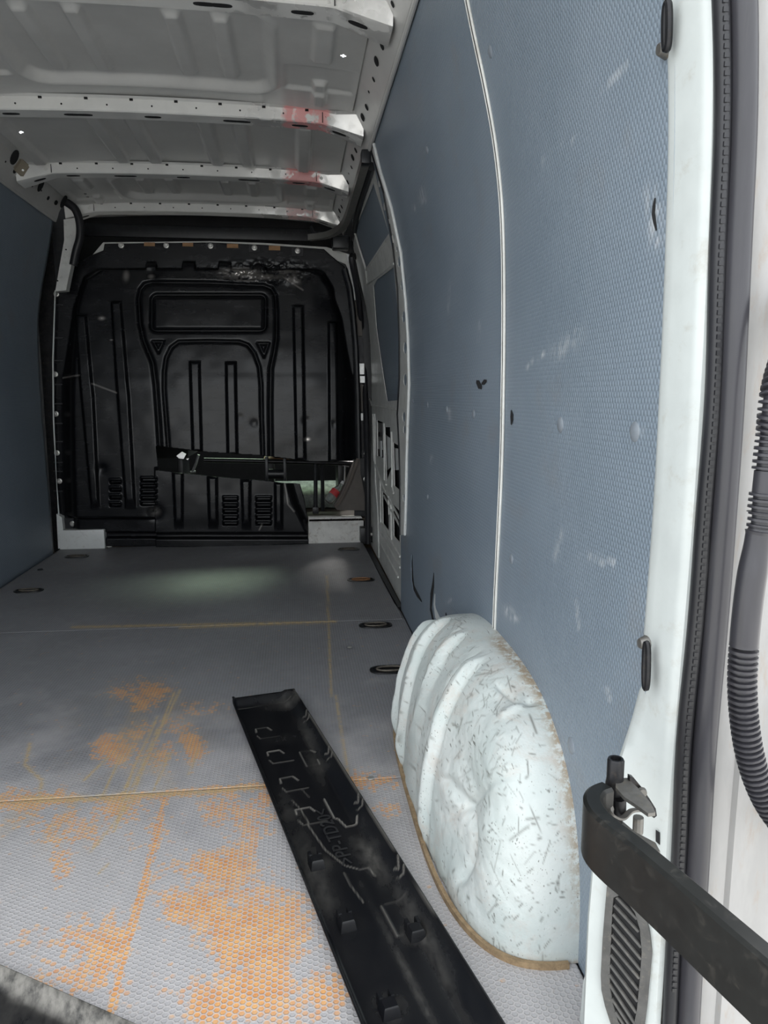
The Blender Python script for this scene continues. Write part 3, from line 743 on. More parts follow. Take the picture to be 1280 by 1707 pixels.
for cx, cy, rx, ry, a in ((400, 455, 24, 6, 1), (425, 462, 40, 4, .7), (490, 467, 9, 7, .6), (476, 455, 16, 3, .6), (212, 461, 4, 7, .5), (253, 462, 4, 3, .5), (173, 532, 4, 2.4, 1), (512, 731, 4, 2.5, 1), (262, 850, 7, 6, .35), (190, 568, 2, 1, .6)):
    bare = np.maximum(bare, a * np.exp(-(((X - cx) / rx) ** 2 + ((Y - cy) / ry) ** 2)) * (sstep(.22, .5, nb) if rx > 6 else 1))
for pl in ([(562, 800), (563, 802)], [(475, 803), (480, 838), (490, 850)], [(433, 880), (437, 872)], [(160, 640), (200, 655)], [(105, 630), (140, 626)], [(430, 470), (395, 468)], [(505, 485), (470, 462)]):
    bare = np.maximum(bare, .5 * np.exp(-(d_poly(X, Y, pl) / .9) ** 2))
cxm = X[:-1, :-1] + step / 2; cym = Y[:-1, :-1] + step / 2
mask = in_poly(cxm, cym, OUTER)
# snap the rim vertices onto the outline so that the cut edges are clean
kept = np.zeros(X.shape, int)
for dx in (0, 1):
    for dy in (0, 1): kept[dx:X.shape[0] - 1 + dx, dy:X.shape[1] - 1 + dy] += mask
rim = (kept > 0) & (kept < 4)
Xs, Ys = X.copy(), Y.copy()
for i, j in zip(*np.nonzero(rim)):
    best = (1e9, 0, 0)
    for (ax, ay), (bx, by) in zip(OUTER, OUTER[1:] + OUTER[:1]):
        vx, vy = bx - ax, by - ay; t = min(1, max(0, ((X[i, j] - ax) * vx + (Y[i, j] - ay) * vy) / (vx * vx + vy * vy)))
        qx, qy = ax + t * vx, ay + t * vy; d = math.hypot(X[i, j] - qx, Y[i, j] - qy)
        if d < best[0]: best = (d, qx, qy)
    if best[0] < 2.2: Xs[i, j], Ys[i, j] = best[1], best[2]
D = RV * ((Xs - 640) / F)[..., None] + UV * ((853.5 - Ys) / F)[..., None] + FV
T = (YB - .004 - Hh * 0) / D[..., 1]
P = CV + D * T[..., None]; P[..., 1] = YB - .004 - Hh
bp = np_mesh('panel', P.reshape(-1, 3), grid_faces(*X.shape, mask=mask), BULK, None, True, dict(bare=np.clip(bare, 0, 1)), flip=True)
keep(bp, bulk)
sm = bp.modifiers.new('thickness', 'SOLIDIFY'); sm.thickness = .003; sm.offset = -1
def bu(px, py, off=0.0): return un(px, py, 'y', YB - off)
BOLT = MB().lathe([(.0005, .011), (.009, .011), (.011, .008), (.011, .004), (.016, .003), (.018, 0), (.018, -.004)], (0, 0, 0), (0, -1, 0), 12)
bolt0 = None
def bolt(px, py, off, root, sc=1.0):
    global bolt0
    p = bu(px, py, off)
    if bolt0 is None: bolt0 = BOLT.build('bolt', ZINC, None); o = bolt0
    else: o = bolt0.copy(); COL.objects.link(o)
    o.location = p; o.scale = (sc, sc, sc)
    keep(o, root); return o
for px, py, off in [(94, 490, .006), (92, 624, .006), (93, 690, .006), (95, 755, .006), (99, 802, .006), (121, 873, .012), (170, 873, .012), (202, 409, .006), (277, 409, .006), (351, 410, .006), (424, 413, .012), (496, 418, .012),
                    (182, 910, .0), (275, 906, .0), (366, 905, .0)]:
    bolt(px, py, off, bulk, .9)
# side flange straps and top tabs
def quadplate(name, q, off, t, mat, root, bev=False):
    P_ = [bu(x, y, off) for x, y in q]; o = MB().prism(P_, (0, t, 0)).build(name, mat, None, False); keep(o, root); return o
for ya in (507, 562, 600, 640, 672, 705, 735, 770, 785, 818): quadplate('flange_strap', [(88.5, ya), (104, ya), (104, ya + 2), (88.5, ya + 2)], .008, .006, BLACKP, bulk)
quadplate('lower_strip', [(104, 864), (178, 864), (178, 881), (106, 881)], .010, .008, BLACKP, bulk)
quadplate('header_rail', [(150, 430), (172, 404), (350, 402), (440, 405), (545, 412), (582, 424), (590, 470), (576, 440), (545, 427), (430, 417), (350, 413), (205, 412), (168, 424)], -.012, .01, FRAMEP, bulk)
for a, b, y0, y1 in ((240, 258, 403, 413), (304, 322, 403.5, 413.5), (378, 397, 405.5, 416), (448, 467, 408.5, 420)):
    quadplate('tan_pad', [(a, y0 + 1), (b, y0 + 1.3), (b, y1 - 2.6), (a, y1 - 3)], .004, .012, TAN, bulk)
for a, b, y0, y1 in ((415, 433, 408, 420), (486, 505, 413, 426), (343, 360, 404.5, 415)):
    quadplate('bolt_tab', [(a, y0), (b, y0 + .5), (b, y1), (a, y1)], .007, .004, DARKMET, bulk)
# right flange of the opening: bright strip, pads and clips beside the black door seal
quadplate('side_strip', [(577, 424), (585, 424), (594, 470), (600, 500), (590, 500), (584, 470)], .004, .01, STEEL, bulk)
for q, m in (([(588, 502), (600, 502), (604, 560), (593, 560)], TRIMG), ([(594, 563), (605, 563), (606, 604), (597, 604)], DARKMET), ([(598, 606), (607, 606), (607, 624), (598, 624)], STEEL), ([(598, 627), (608, 627), (608, 638), (598, 638)], STEEL),
             ([(596, 641), (609, 641), (610, 686), (598, 686)], TRIMG), ([(598, 689), (611, 689), (611, 701), (598, 701)], STEEL), ([(597, 703), (612, 703), (613, 748), (599, 748)], DARKMET), ([(599, 752), (612, 752), (612, 762), (599, 762)], BLACKP), ([(598, 764), (613, 764), (613, 792), (600, 792)], BLACKP)):
    quadplate('flange_pad', q, .0, .02, m, bulk)
bolt(610, 756, .004, bulk, .8); bolt(609, 799, .004, bulk, .8)
# rolled tube-like right edge of the panel
o = MB().tube([bu(x, y, .02) for x, y in ((574, 448), (583, 480), (588, 520), (593, 580), (596, 660), (597, 720), (598, 764))], .018, 10, up=(0, 1, 0)).build('rolled_edge', BLACKP); keep(o, bulk)

# body frame round the bulkhead: dark plates added to stop daylight leaking in
MB().box((mir(.48), YB + .012, -.05), (bu(100, 600)[0], YB + .06, 1.97)).build('frame_side_blocker', DARKMET, wl)
MB().box((bu(590, 600)[0], YB + .025, -.05), (.48, YB + .06, 1.97)).build('frame_side_blocker', BLACKP, wr)
MB().prism([bu(60, 500, -.02), bu(108, 500, -.02), bu(128, 445, -.02), bu(128, 340, -.02), bu(60, 340, -.02)], (0, .03, 0)).build('frame_corner_blocker', BLACKP, wl, False)
MB().prism([bu(640, 520, -.02), bu(588, 520, -.02), bu(575, 450, -.02), bu(556, 420, -.02), bu(556, 340, -.02), bu(640, 340, -.02)], (0, .03, 0)).build('frame_corner_blocker', BLACKP, wr, False)
# sills at the foot of the bulkhead
s1 = empty('sill_box', tuple(bu(140, 912))); tag(s1, 'short white step box at the left foot of the black bulkhead', 'sill')
a = bu(104, 912); b = bu(177, 880)
keep(MB().box((a[0], YB - .055, 0), (b[0], YB + .01, b[2]), .006).build('box', WHITE), s1)
keep(MB().prism([bu(94, 857, .05), bu(103, 862, .05), bu(105, 880, .05), bu(104, 913, .05), bu(97, 915, .05)], (0, .05, 0)).build('end_plate', WHITE), s1)
s2 = empty('sill_panel', tuple(bu(560, 906))); tag(s2, 'scratched white sill panel under the gap beside the sliding door', 'sill')
keep(MB().prism([bu(514, 862, .03), bu(602, 861, .03), bu(606, 868, .03), bu(606, 905, .03), bu(514, 908, .03)], (0, .05, 0)).build('face', WHITE_D), s2)
for q in ((552, 866), (595, 866)): keep(MB().lathe([(.0005, .001), (.005, .001), (.005, -.002)], bu(*q, .031), (0, -1, 0), 10).build('screw_hole', VOID), s2)

# ================================================================== THINGS IN THE CAB, seen through the gap
YC = YB + .12
def cu(px, py, y=YC): return un(px, py, 'y', y)
sf = empty('tubular_seat_frame', tuple(cu(440, 880))); tag(sf, 'black tubular seat framework behind the torn bulkhead gap', 'bench')  # tubes of the cab seat frame
keep(MB().tube([cu(340, 767), cu(450, 769), cu(530, 771), cu(602, 773)], .014, 12).build('cross_tube', DARKMET), sf)
keep(MB().tube([cu(526, 768), cu(526, 852)], .013, 10).build('upright', BLACKP), sf)
keep(MB().box(tuple(cu(521, 856) - [0, .02, 0]), tuple(cu(531, 845) + [0, .03, 0]), .003).build('upright_foot', BLACKP), sf)
keep(MB().tube([cu(537, 770, YC + .06), cu(538, 852, YC + .06)], .012, 8).build('rear_upright', BLACKP), sf)
br = MB(); q0 = cu(443, 801); q1 = cu(477, 760)
for xa in (q0[0], q1[0] - .018): keep(MB().box((xa, YC - .05, q0[2]), (xa + .018, YC + .04, q1[2]), .003).build('recliner_cheek', BLACKP), sf)
keep(MB().tube([cu(446, 790, YC - .02), cu(474, 790, YC - .02)], .030, 14).build('recliner_barrel', BLACKP), sf)
keep(MB().tube([cu(575, 774), cu(574, 815), cu(566, 850)], .006, 8).build('side_rod', STEEL), sf)
keep(MB().tube([cu(571, 776), cu(582, 778)], .004, 8).build('clip', STEEL), sf)
rd = MB().tube([cu(321, 786), cu(327, 772), cu(331, 758)], .008, 8); rd.tube([cu(317, 787), cu(326, 786)], .008, 8)
tag(rd.build('lever_rod', STEEL), 'bright metal rod in the dark left end of the gap', 'rod')
gl = MB().prism([cu(294, 760, YC + .05), cu(303, 753, YC + .05), cu(310, 757, YC + .05), cu(306, 765, YC + .05), cu(298, 764, YC + .05)], (0, .01, 0)); gl.prism([cu(310, 765, YC + .05), cu(315, 764, YC + .05), cu(313, 767, YC + .05)], (0, .01, 0))
tag(gl.build('bracket_tab', STEEL, None, False), 'small shiny metal tab left of the rod in the gap', 'bracket')
cz = .146
sb = MB(); a = cu(400, 850, YC + .3); b = cu(580, 800, YC + .3)
sb.box((-.64, YC + .28, cz), (.34, 5.7, cz + .10), .03)  # carpeted base of the cab seats
tag(sb.build('carpeted_seat_base', CARPET), 'pale greenish carpeted cab seat base seen through the gap', 'carpet')
cs = empty('cab_seat_sun_block', (-.05, 5.1, cz)); tag(cs, 'dark cab seat shaped to block sun behind the right half of the torn gap', 'seat')  # placed to keep sun from passing through the right cut-out
keep(MB().box((-.16, 4.80, .49), (.36, 5.35, .64), .04).build('cushion', HEADL), cs)
keep(MB().box((-.20, 4.80, .62), (.34, 4.92, 1.30), .04).build('backrest', HEADL), cs)
keep(MB().box((-.20, 4.82, .474), (.34, 5.3, .488), .003).build('plywood_base', TAN), cs)
for xa in (-.18, .28): keep(MB().box((xa, 4.95, .250), (xa + .04, 5.25, .476), .004).build('pedestal', BLACKP), cs)
c2 = empty('cab_seat_sun_block', (-.98, 5.1, cz)); tag(c2, 'unseen dark cab seat added to block sun behind the left end of the torn gap', 'seat')  # added to narrow the sun patch cast through the gap
keep(MB().box((-1.30, 4.82, .49), (-.66, 5.35, .64), .04).build('cushion', HEADL), c2)
keep(MB().box((-1.28, 4.82, .62), (-.68, 4.94, 1.35), .04).build('backrest', HEADL), c2)
for xa in (-1.25, -.76): keep(MB().box((xa, 4.95, .147), (xa + .04, 5.25, .492), .004).build('pedestal', BLACKP), c2)
# bottle lying on the cab floor
bo = empty('bottle', tuple(cu(552, 838))); tag(bo, 'clear plastic bottle with red label leaning in the gap', 'bottle')
d0 = cu(548, 834, YC + .02); d1 = cu(566, 812, YC + .05); ax = d1 - d0; L = float(np.linalg.norm(ax)); ax /= L
PET = N('clear_pet'); PET.out((.55, .60, .58), .12, 0, .5); PET.b.inputs['Transmission Weight'].default_value = .7
REDL = simple('red_label', (.55, .05, .055), .45, 0, .1, 40)
keep(MB().lathe([(.004, -.012), (.022, -.012), (.030, -.002), (.031, .02), (.029, .04), (.030, .075), (.020, .105), (.013, .118), (.013, .135)], d0, ax, 18).build('body', PET.m), bo)
keep(MB().lathe([(.0315, .040), (.0315, .078)], d0, ax, 18).build('wrapper', REDL), bo)
keep(MB().lathe([(.015, .132), (.015, .150), (.013, .152), (.0005, .152)], d0, ax, 14).build('cap', WHITE), bo)
# moulded trim at the right of the gap
tr = MB(); poly = [(594, 764), (600, 764), (601, 790), (606, 815), (611, 848), (608, 851), (562, 850), (557, 844), (568, 825), (579, 800), (587, 780)]
tr.prism([bu(x, y, .025) for x, y in poly], (0, .10, 0))
tag(tr.build('sill_trim', TRIMG, None, True, 30), 'grey-brown moulded plastic trim standing above the white sill panel', 'trim')
tu = MB().sweep([bu(x, y, .035) for x, y in ((596, 764), (591, 780), (583, 802), (572, 826), (560, 846))], [(-.008, -.012), (.008, -.012), (.008, .012), (-.008, .012)], up=(0, 1, 0))
tag(tu.build('trim_edging', simple('trim_lip', (.085, .065, .05), .5), None), 'brown edging strip along the moulded trim in the gap', 'edging')
mt = MB().box((un(514, 862, 'y', YB)[0], YB - .03, .13), (.42, YB + .25, .150), .004)
tag(mt.build('rubber_mat', BROWNM), 'dark brown rubber mat on top of the white sill panel', 'mat')

# ================================================================== WHEEL ARCH
YA, LN, LF, HA, WA = 1.50, .488, .57, .380, .186
nz, na = 210, 400
zeta = np.sin(np.linspace(0, 1, nz) * math.pi / 2) ** .9; ang = np.linspace(0, math.pi, na)
Zt, A = np.meshgrid(zeta, ang, indexing='ij')
def spow(v, e): return np.sign(v) * np.abs(v) ** e
Ln = (1 - np.minimum(Zt, 1) ** 3.1) ** (1 / 3.1); Lf = (1 - np.minimum(Zt, 1) ** 2.2) ** (1 / 2.2); Wz = (1 - Zt ** 2.4) ** (1 / 2.4)
cA, sA = np.cos(A), np.sin(A); e = 2 / 3.3
Yc = np.where(cA > 0, -LN * Ln, LF * Lf) * np.abs(cA) ** e
U = WA * Wz * np.abs(sA) ** e
PX = wx(HA * Zt) - U; PY = YA + Yc; PZ = HA * Zt
P = np.stack([PX, PY, PZ], -1)
Nn = np.cross(np.gradient(P, axis=0), np.gradient(P, axis=1)); Nn /= (np.linalg.norm(Nn, axis=-1, keepdims=True) + 1e-9)
Nn *= -np.sign((Nn * (np.array([.42, 1.5, .0]) - P)).sum(-1, keepdims=True) + 1e-9)
dsp = np.zeros_like(PX)
yr = [float(un(px, py, 'x', .252)[1]) for px, py in ((690, 1220), (703, 1250), (722, 1300))]
inner = sstep(.03, .10, U)
for k, y0 in enumerate((1.36, 1.52, 1.68, 1.84)):
    yy = y0 - .10 * (PZ / HA) ** 2 * 0 + .10 * (1 - np.clip(U / WA, 0, 1)) * .6
    s_ = np.abs(PY - yy); dsp += (.014 * (1 - sstep(.008, .017, s_)) - .006 * np.exp(-((s_ - .026) / .008) ** 2)) * sstep(.05, .10, U) * sstep(-.01, .05, PZ)
for c, r, d in (((.27, 1.17, .20), .075, .022), ((.25, 1.28, .25), .06, .014), ((.26, 1.14, .10), .05, .010), ((.36, 1.24, .36), .05, .012), ((.25, 1.9, .2), .06, .015), ((.30, 1.12, .28), .05, -.006)):
    dsp -= d * np.exp(-((P - np.array(c)) ** 2).sum(-1) / r ** 2)
crease = np.abs((PZ - .20) + 1.1 * (PY - 1.17)); dsp -= .007 * np.exp(-(crease / .012) ** 2) * np.exp(-((P - np.array([.26, 1.17, .20])) ** 2).sum(-1) / .10 ** 2)
dsp += (fbm(PY * 14, PZ * 14 + PX * 9, 51, 4) - .5) * .009 * inner + (fbm(PY * 40, PZ * 40 + PX * 30, 57, 2) - .5) * .004 * inner * np.exp(-((P - np.array([.26, 1.18, .20])) ** 2).sum(-1) / .12 ** 2)
apx, apy = proj(P)
near_ = PY < 1.62
dcr = d_poly(apx, apy, [(738, 1300), (757, 1338), (774, 1385), (775, 1430), (762, 1468)])
dsp -= .011 * np.exp(-(dcr / 8) ** 2) * near_
dsp -= .014 * np.exp(-(((apx - 742) / 26) ** 2 + ((apy - 1395) / 75) ** 2)) * near_
dsp += .008 * np.exp(-(((apx - 800) / 24) ** 2 + ((apy - 1375) / 40) ** 2)) * near_
dsp -= .006 * np.exp(-(d_poly(apx, apy, [(828, 1140), (868, 1168), (905, 1167)]) / 5) ** 2) * near_
dsp += .007 * np.exp(-(d_poly(apx, apy, [(838, 1185), (868, 1170)]) / 8) ** 2) * near_
dsp *= sstep(0, .03, U)
P = P + Nn * dsp[..., None]; P[..., 2] = np.maximum(P[..., 2], -.001)
rust = np.exp(-(U / .016) ** 2) * (sstep(1.6, 1.4, PY)) * sstep(1.0, 1.12, PY + PZ * .4) * .9 + .5 * np.exp(-((PZ - .30) / .05) ** 2) * np.exp(-((PY - 1.33) / .12) ** 2) * np.exp(-(U / .05) ** 2)
rust = np.maximum(rust, .95 * np.exp(-(d_poly(apx, apy, [(828, 1068), (850, 1092), (885, 1135)]) / 11) ** 2)); rust = np.maximum(rust, .7 * np.exp(-(d_poly(apx, apy, [(935, 1240), (948, 1300), (955, 1350)]) / 10) ** 2))
rust = np.maximum(rust, .8 * np.exp(-(PZ / .006) ** 2)) * sstep(.04, .12, PZ + .10)
chip = np.zeros_like(PX); tanw = np.zeros_like(PX); r2 = np.random.default_rng(5)
vis = np.argwhere((PY < 1.75) & (U > .02) & (Zt < .97))
for k in range(620):
    i, j = vis[r2.integers(len(vis))]; c0 = P[i, j]; th_ = r2.normal(.9, .7) if r2.random() < .6 else r2.uniform(0, math.pi)
    t1 = P[min(i + 1, nz - 1), j] - P[max(i - 1, 0), j]; t1 = t1 / (np.linalg.norm(t1) + 1e-9); t2 = np.cross(t1, Nn[i, j])
    dv_ = t1 * math.cos(th_) + t2 * math.sin(th_); ln_ = r2.exponential(.008) + .003 if r2.random() < .93 else r2.uniform(.03, .08); wd = r2.uniform(.0006, .0013) if r2.random() < .9 else .0022
    i0, i1, j0, j1 = max(0, i - 45), i + 46, max(0, j - 45), j + 46
    Q = P[i0:i1, j0:j1] - c0; tt = np.clip(Q @ dv_, -ln_ / 2, ln_ / 2); dd_ = np.linalg.norm(Q - tt[..., None] * dv_, axis=-1)
    chip[i0:i1, j0:j1] = np.maximum(chip[i0:i1, j0:j1], r2.uniform(.45, 1) * np.exp(-(dd_ / wd) ** 2))
wa = np_mesh('wheel_arch', P.reshape(-1, 3), grid_faces(nz, na), ARCHM, None, True, dict(rust=np.clip(rust, 0, 1), chip=np.clip(chip, 0, 1)))
bmm = bmesh.new(); bmm.from_mesh(wa.data); bmesh.ops.recalc_face_normals(bmm, faces=bmm.faces)
if sum(f.normal.x for f in bmm.faces) > 0: bmesh.ops.reverse_faces(bmm, faces=bmm.faces)
bmm.to_mesh(wa.data); bmm.free()
tag(wa, 'scuffed dented white wheel arch cover with ribs against the right wall', 'wheel arch')
# plywood strip round its foot
pth = []
for a in np.linspace(.02, math.pi - .5, 60):
    c, s_ = math.cos(a), math.sin(a); yy = YA + (-(LN + .006) if c > 0 else LF + .006) * abs(c) ** e; xx = .427 - (WA + .005) * s_ ** e; pth.append((xx, yy, .004))
MB().sweep(pth, [(-.0045, -.006), (.0045, -.006), (.004, .004), (-.004, .005)]).build('plywood_edging', PLY, wa)

# ================================================================== BLACK PLASTIC TRIM ON THE FLOOR
def tray(name, org, ang_, W, L, seed, dusty, lines, label, rimz=.022, corner=False):
    """long moulded strip lying face down: u across 0..W, v along 0..L"""
    nu, nv = 70, 320
    u, v = np.meshgrid(np.linspace(0, W, nu), np.linspace(0, L, nv), indexing='ij')
    eL = u; eR = W - u; eT = v; eB = L - v
    z = .006 + rimz * (1 - sstep(0, .010, eL)) * .75 + rimz * 1.15 * (1 - sstep(.0, .040, eR)) + rimz * .95 * (1 - sstep(.0, .030, eT)) + .004 * (1 - sstep(0, .02, eB))
    z = np.minimum(z, .006 + rimz * 1.15)
    z += .003 * np.exp(-((u - W * .30) / .010) ** 2) * 0
    z += (fbm(u * 12, v * 4, seed, 2) - .5) * .0008
    ln = np.zeros_like(u); dust = np.zeros_like(u)
    for pl, wd, hgt, a in lines:
        d = d_poly(u, v, pl); z = z + hgt * np.exp(-(d / wd) ** 2); ln = np.maximum(ln, a * np.exp(-(d / wd) ** 2))
    dust = dusty(u, v)
    ln = np.maximum(ln, .30 * np.exp(-((eR - .003) / .0025) ** 2) * sstep(.35, .6, fbm(u * 9, v * 9, seed + 4, 3)))
    ca, sa = math.cos(ang_), math.sin(ang_)
    Xw = org[0] + u * ca - v * sa * -1 * 1.0 * 1.0 if False else org[0] + u * ca + v * sa; Yw = org[1] + u * sa - v * ca
    root = empty(name, (org[0], org[1], 0)); tag(root, label, 'trim')
    o = np_mesh('shell', np.stack([Xw, Yw, z], -1).reshape(-1, 3), grid_faces(nu, nv), TRAY, None, True, dict(dust=np.clip(dust, 0, 1), line=np.clip(ln, 0, 1)), flip=True)
    keep(o, root); m = o.modifiers.new('thickness', 'SOLIDIFY'); m.thickness = .0028; m.offset = -1
    def W3(uu, vv, zz=.0): return np.array([org[0] + uu * ca + vv * sa, org[1] + uu * sa - vv * ca, zz])
    return root, W3
p0 = un(387, 1172, 'z', .012); p1 = un(493, 1160, 'z', .020)
ang0 = math.atan2(p1[1] - p0[1], p1[0] - p0[0]); WT = float(np.linalg.norm((p1 - p0)[:2]))
dirv = un(600, 1707, 'z', .012) - p0; angv = math.atan2(dirv[0], -dirv[1])     # along direction (sin, -cos)
ang_t = angv
def dusty1(u, v):
    n = fbm(u * 30, v * 10, 71, 4); n2 = fbm(u * 60, v * 60, 77, 3)
    r = np.exp(-((u - WT * .80) / .020) ** 2) * sstep(.30, .55, v) * sstep(.98, .75, v) * 1.2
    r = np.maximum(r, np.exp(-((u - WT * .84) / .012) ** 2) * sstep(.10, .3, v) * .35)
    r = np.maximum(r, np.exp(-((u - WT * .86) / .05) ** 2) * np.exp(-((v - .055) / .03) ** 2) * .6)
    r = np.maximum(r, np.exp(-((u - WT * .14) / .022) ** 2) * sstep(.45, .62, v) * sstep(1.15, .85, v) * .30)
    r = np.maximum(r, np.exp(-((u - WT * .45) / .06) ** 2) * np.exp(-((v - .26) / .025) ** 2) * .10)
    for uu, vv in ((.26, .80), (.27, .98), (.28, 1.16), (.75, 1.03)): r = np.maximum(r, .45 * np.exp(-(((u - WT * uu) / .020) ** 2 + ((v - vv) / .022) ** 2)))
    r = np.maximum(r, .35 * np.exp(-((u - WT * .55) / .006) ** 2) * sstep(.80, 1.0, v))
    return r * sstep(.20, .60, fbm(u * 12, v * 5, 72, 3)) * .55
def U_(*pl): return [(a * WT, b) for a, b in pl]
lines1 = []
for uu, vv in ((.20, .20), (.22, .34), (.23, .48), (.25, .62)):
    lines1.append((U_((uu - .02, vv), (uu - .01, vv - .02), (uu + .16, vv - .02), (uu + .20, vv)), .0016, .003, .75)); lines1.append((U_((uu - .03, vv + .022), (uu, vv + .042), (uu + .28, vv + .042)), .0014, .002, .4))
lines1.append((U_((.62, .36), (.62, .425), (.80, .425), (.80, .40)), .0014, .002, .4)); lines1.append((U_((.62, .36), (.63, .345), (.78, .345), (.82, .365)), .0014, .002, .55))
lines1.append((U_((.62, .58), (.62, .66), (.66, .665), (.70, .70), (.82, .70), (.86, .68)), .0016, .003, .75)); lines1.append((U_((.66, .95), (.88, .95)), .0014, .002, .4)); lines1.append((U_((.62, .95), (.62, 1.03), (.68, 1.03)), .0014, .002, .35))
for vv in (.16, .385, .62, .86): lines1.append((U_((.985, vv), (.93, vv + .03), (.90, vv + .02)), .0014, .001, .5)); lines1.append((U_((.985, vv + .03), (.94, vv + .05), (.88, vv + .045)), .0014, .001, .45))
lines1.append((U_((.30, .66), (.36, .76), (.48, .82), (.60, .84), (.70, .84), (.72, .87)), .0014, 0, .45)); lines1.append((U_((.44, .84), (.44, .88), (.48, .93)), .0012, 0, .35)); lines1.append((U_((.06, .035), (.90, .032)), .0016, 0, .30)); lines1.append((U_((.42, .52), (.46, .56)), .0016, 0, .18)); lines1.append((U_((.25, .56), (.30, .60), (.32, .66)), .0012, 0, .4))
strip, SW = tray('plastic_trim_strip', (p0[0], p0[1], 0), ang_t, WT, 1.42, 61, dusty1, lines1, 'long black plastic trim strip lying upside down beside the wheel arch')
# clip towers
def clip_tower(uu, vv):
    c = MB()
    def b(u0, u1, v0, v1, z0, z1, tp=.75):
        um, vm = (u0 + u1) / 2, (v0 + v1) / 2; V = []
        for z, k in ((z0, 1), (z1 - .003, tp + .06), (z1, tp - .06)):
            V += [SW(um + (a - um) * k, vm + (q - vm) * k, z) for a, q in ((u0, v0), (u1, v0), (u1, v1), (u0, v1))]
        c.add(V, [(0, 1, 2, 3), (8, 9, 10, 11)] + [(i + j * 4, (i + 1) % 4 + j * 4, (i + 1) % 4 + 4 + j * 4, i + 4 + j * 4) for j in range(2) for i in range(4)])
    u = uu * WT
    b(u - .014, u + .014, vv - .010, vv + .018, .005, .024)
    b(u - .012, u - .006, vv - .018, vv - .004, .005, .026, .95); b(u + .006, u + .012, vv - .018, vv - .004, .005, .026, .95)
    keep(c.build('clip_tower', TRAY, None, True, 30), strip)
for q in ((.20, .80), (.23, .975), (.26, 1.165), (.78, 1.035)): clip_tower(*q)
# moulded material mark on the strip
def text(body, size, mat, M4, ext=.0006):
    cu_ = bpy.data.curves.new('t', 'FONT'); cu_.body = body; cu_.size = size; cu_.extrude = ext; cu_.align_x = 'CENTER'; cu_.align_y = 'CENTER'
    ob = bpy.data.objects.new('t', cu_); COL.objects.link(ob); bpy.context.view_layer.update()
    me = bpy.data.meshes.new_from_object(ob); bpy.data.objects.remove(ob)
    me.transform(M4); return me
ca, sa = math.cos(ang_t), math.sin(ang_t)
o3 = SW(WT * .52, .72, .0078)
MT = Matrix(((-sa, -ca, 0, o3[0]), (ca, -sa, 0, o3[1]), (0, 0, 1, o3[2]), (0, 0, 0, 1)))
TXT = simple('moulded_mark', (.020, .020, .021), .45)
keep(link('moulded_mark', text('>PP-TD20<', .042, TXT, MT), TXT, None, False), strip)

# second black panel at the near left, only its corner edge in view
q0 = un(0, 1608, 'z', .020); q1 = un(225, 1707, 'z', .020); dv = q1 - q0; aw = math.atan2(dv[1], dv[0]); dn = np.array([dv[0], dv[1]]) / np.linalg.norm(dv[:2])
og = q0[:2] - dn * .50
def dusty2(u, v): return np.clip((1 - sstep(.012, .035, v + (fbm(u * 30, v * 30, 81, 3) - .5) * .02)) * .8 + .10, 0, 1)
tray('plastic_trim_panel', (og[0], og[1], 0), aw, .95, .34, 91, dusty2, [([(.3, .02), (.42, .30)], .0014, 0, .35), ([(.50, .05), (.62, .09)], .0012, 0, .3)], 'dull black plastic panel with a dusty rim at the near left floor', .016)

# ================================================================== REAR RIGHT PILLAR, SEAL AND DOOR JAMB
def lean(z): return float(wx(max(z, .3)) - wx(.88))
XIN = [(-.4, .370), (.10, .370), (.20, .370), (.28, .373), (.36, .386), (.42, .402), (.47, .416), (.52, .4265), (.55, .4288)]
def xin(z): return float(np.interp(z, [p[0] for p in XIN], [p[1] for p in XIN])) if z < .55 else .4290 + lean(z) * 1.0
def strip_surface(name, sec, zs, mat, parent=None, auto=40):
    mb = MB(); V = []; n = len(sec(0.5))
    for z in zs: V += [(x, y, z) for x, y in sec(z)]
    mb.add(V, [(i * n + j, i * n + j + 1, (i + 1) * n + j + 1, (i + 1) * n + j) for i in range(len(zs) - 1) for j in range(n - 1)])
    return mb.build(name, mat, parent, True, auto)
zs = np.concatenate([np.linspace(-.35, .08, 8), np.linspace(.1, .6, 40), np.linspace(.62, 1.92, 60)])
def sec_p(z):
    l = lean(z); a = xin(z); t = (.441 + l - a - .002); f_ = lambda k: (a + .002 + t * k, .853 - .045 * k)
    return [(.440 + l, .885), (a + .010, .872), (a + .004, .862), (a + .002, .853), f_(.25), f_(.55), (.441 + l, .808), (.4445 + l, .801), (.449 + l, .797), (.456 + l, .797), (.460 + l, .806)]
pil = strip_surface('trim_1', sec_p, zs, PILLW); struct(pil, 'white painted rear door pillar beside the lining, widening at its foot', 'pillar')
# crease and small square hole low on the pillar
PA = np.array([.372, .853, .28]); PB = np.array([.441 + lean(.2), .808, .28]); pn = np.cross(PB - PA, [0, 0, 1.0]); pn /= np.linalg.norm(pn)
if pn[1] > 0: pn = -pn
def pp(px, py, off=0.0): return unp(px, py, PA + pn * off, pn)
def pplate(name, poly, off, t, mat, parent, bev=False): return MB().prism([pp(*q, off) for q in poly], pn * t).build(name, mat, parent, True, 30)
pplate('access_hole', [(1093, 1383), (1100, 1388), (1100, 1408), (1093, 1402)], .003, .001, VOID, pil)
seal = empty('door_seal', (.47, .79, 0)); tag(seal, 'black rubber door seal running up the white rear pillar', 'seal')
def ring_sec(cx, cy, rx, ry, n=14): return lambda z: [(cx + lean(z) * (1 if z > .3 else 1) + rx * math.cos(2 * math.pi * i / n), cy + ry * math.sin(2 * math.pi * i / n)) for i in range(n + 1)]
def wob(z): return .0016 * math.sin(z * 9) + .001 * math.sin(z * 23)
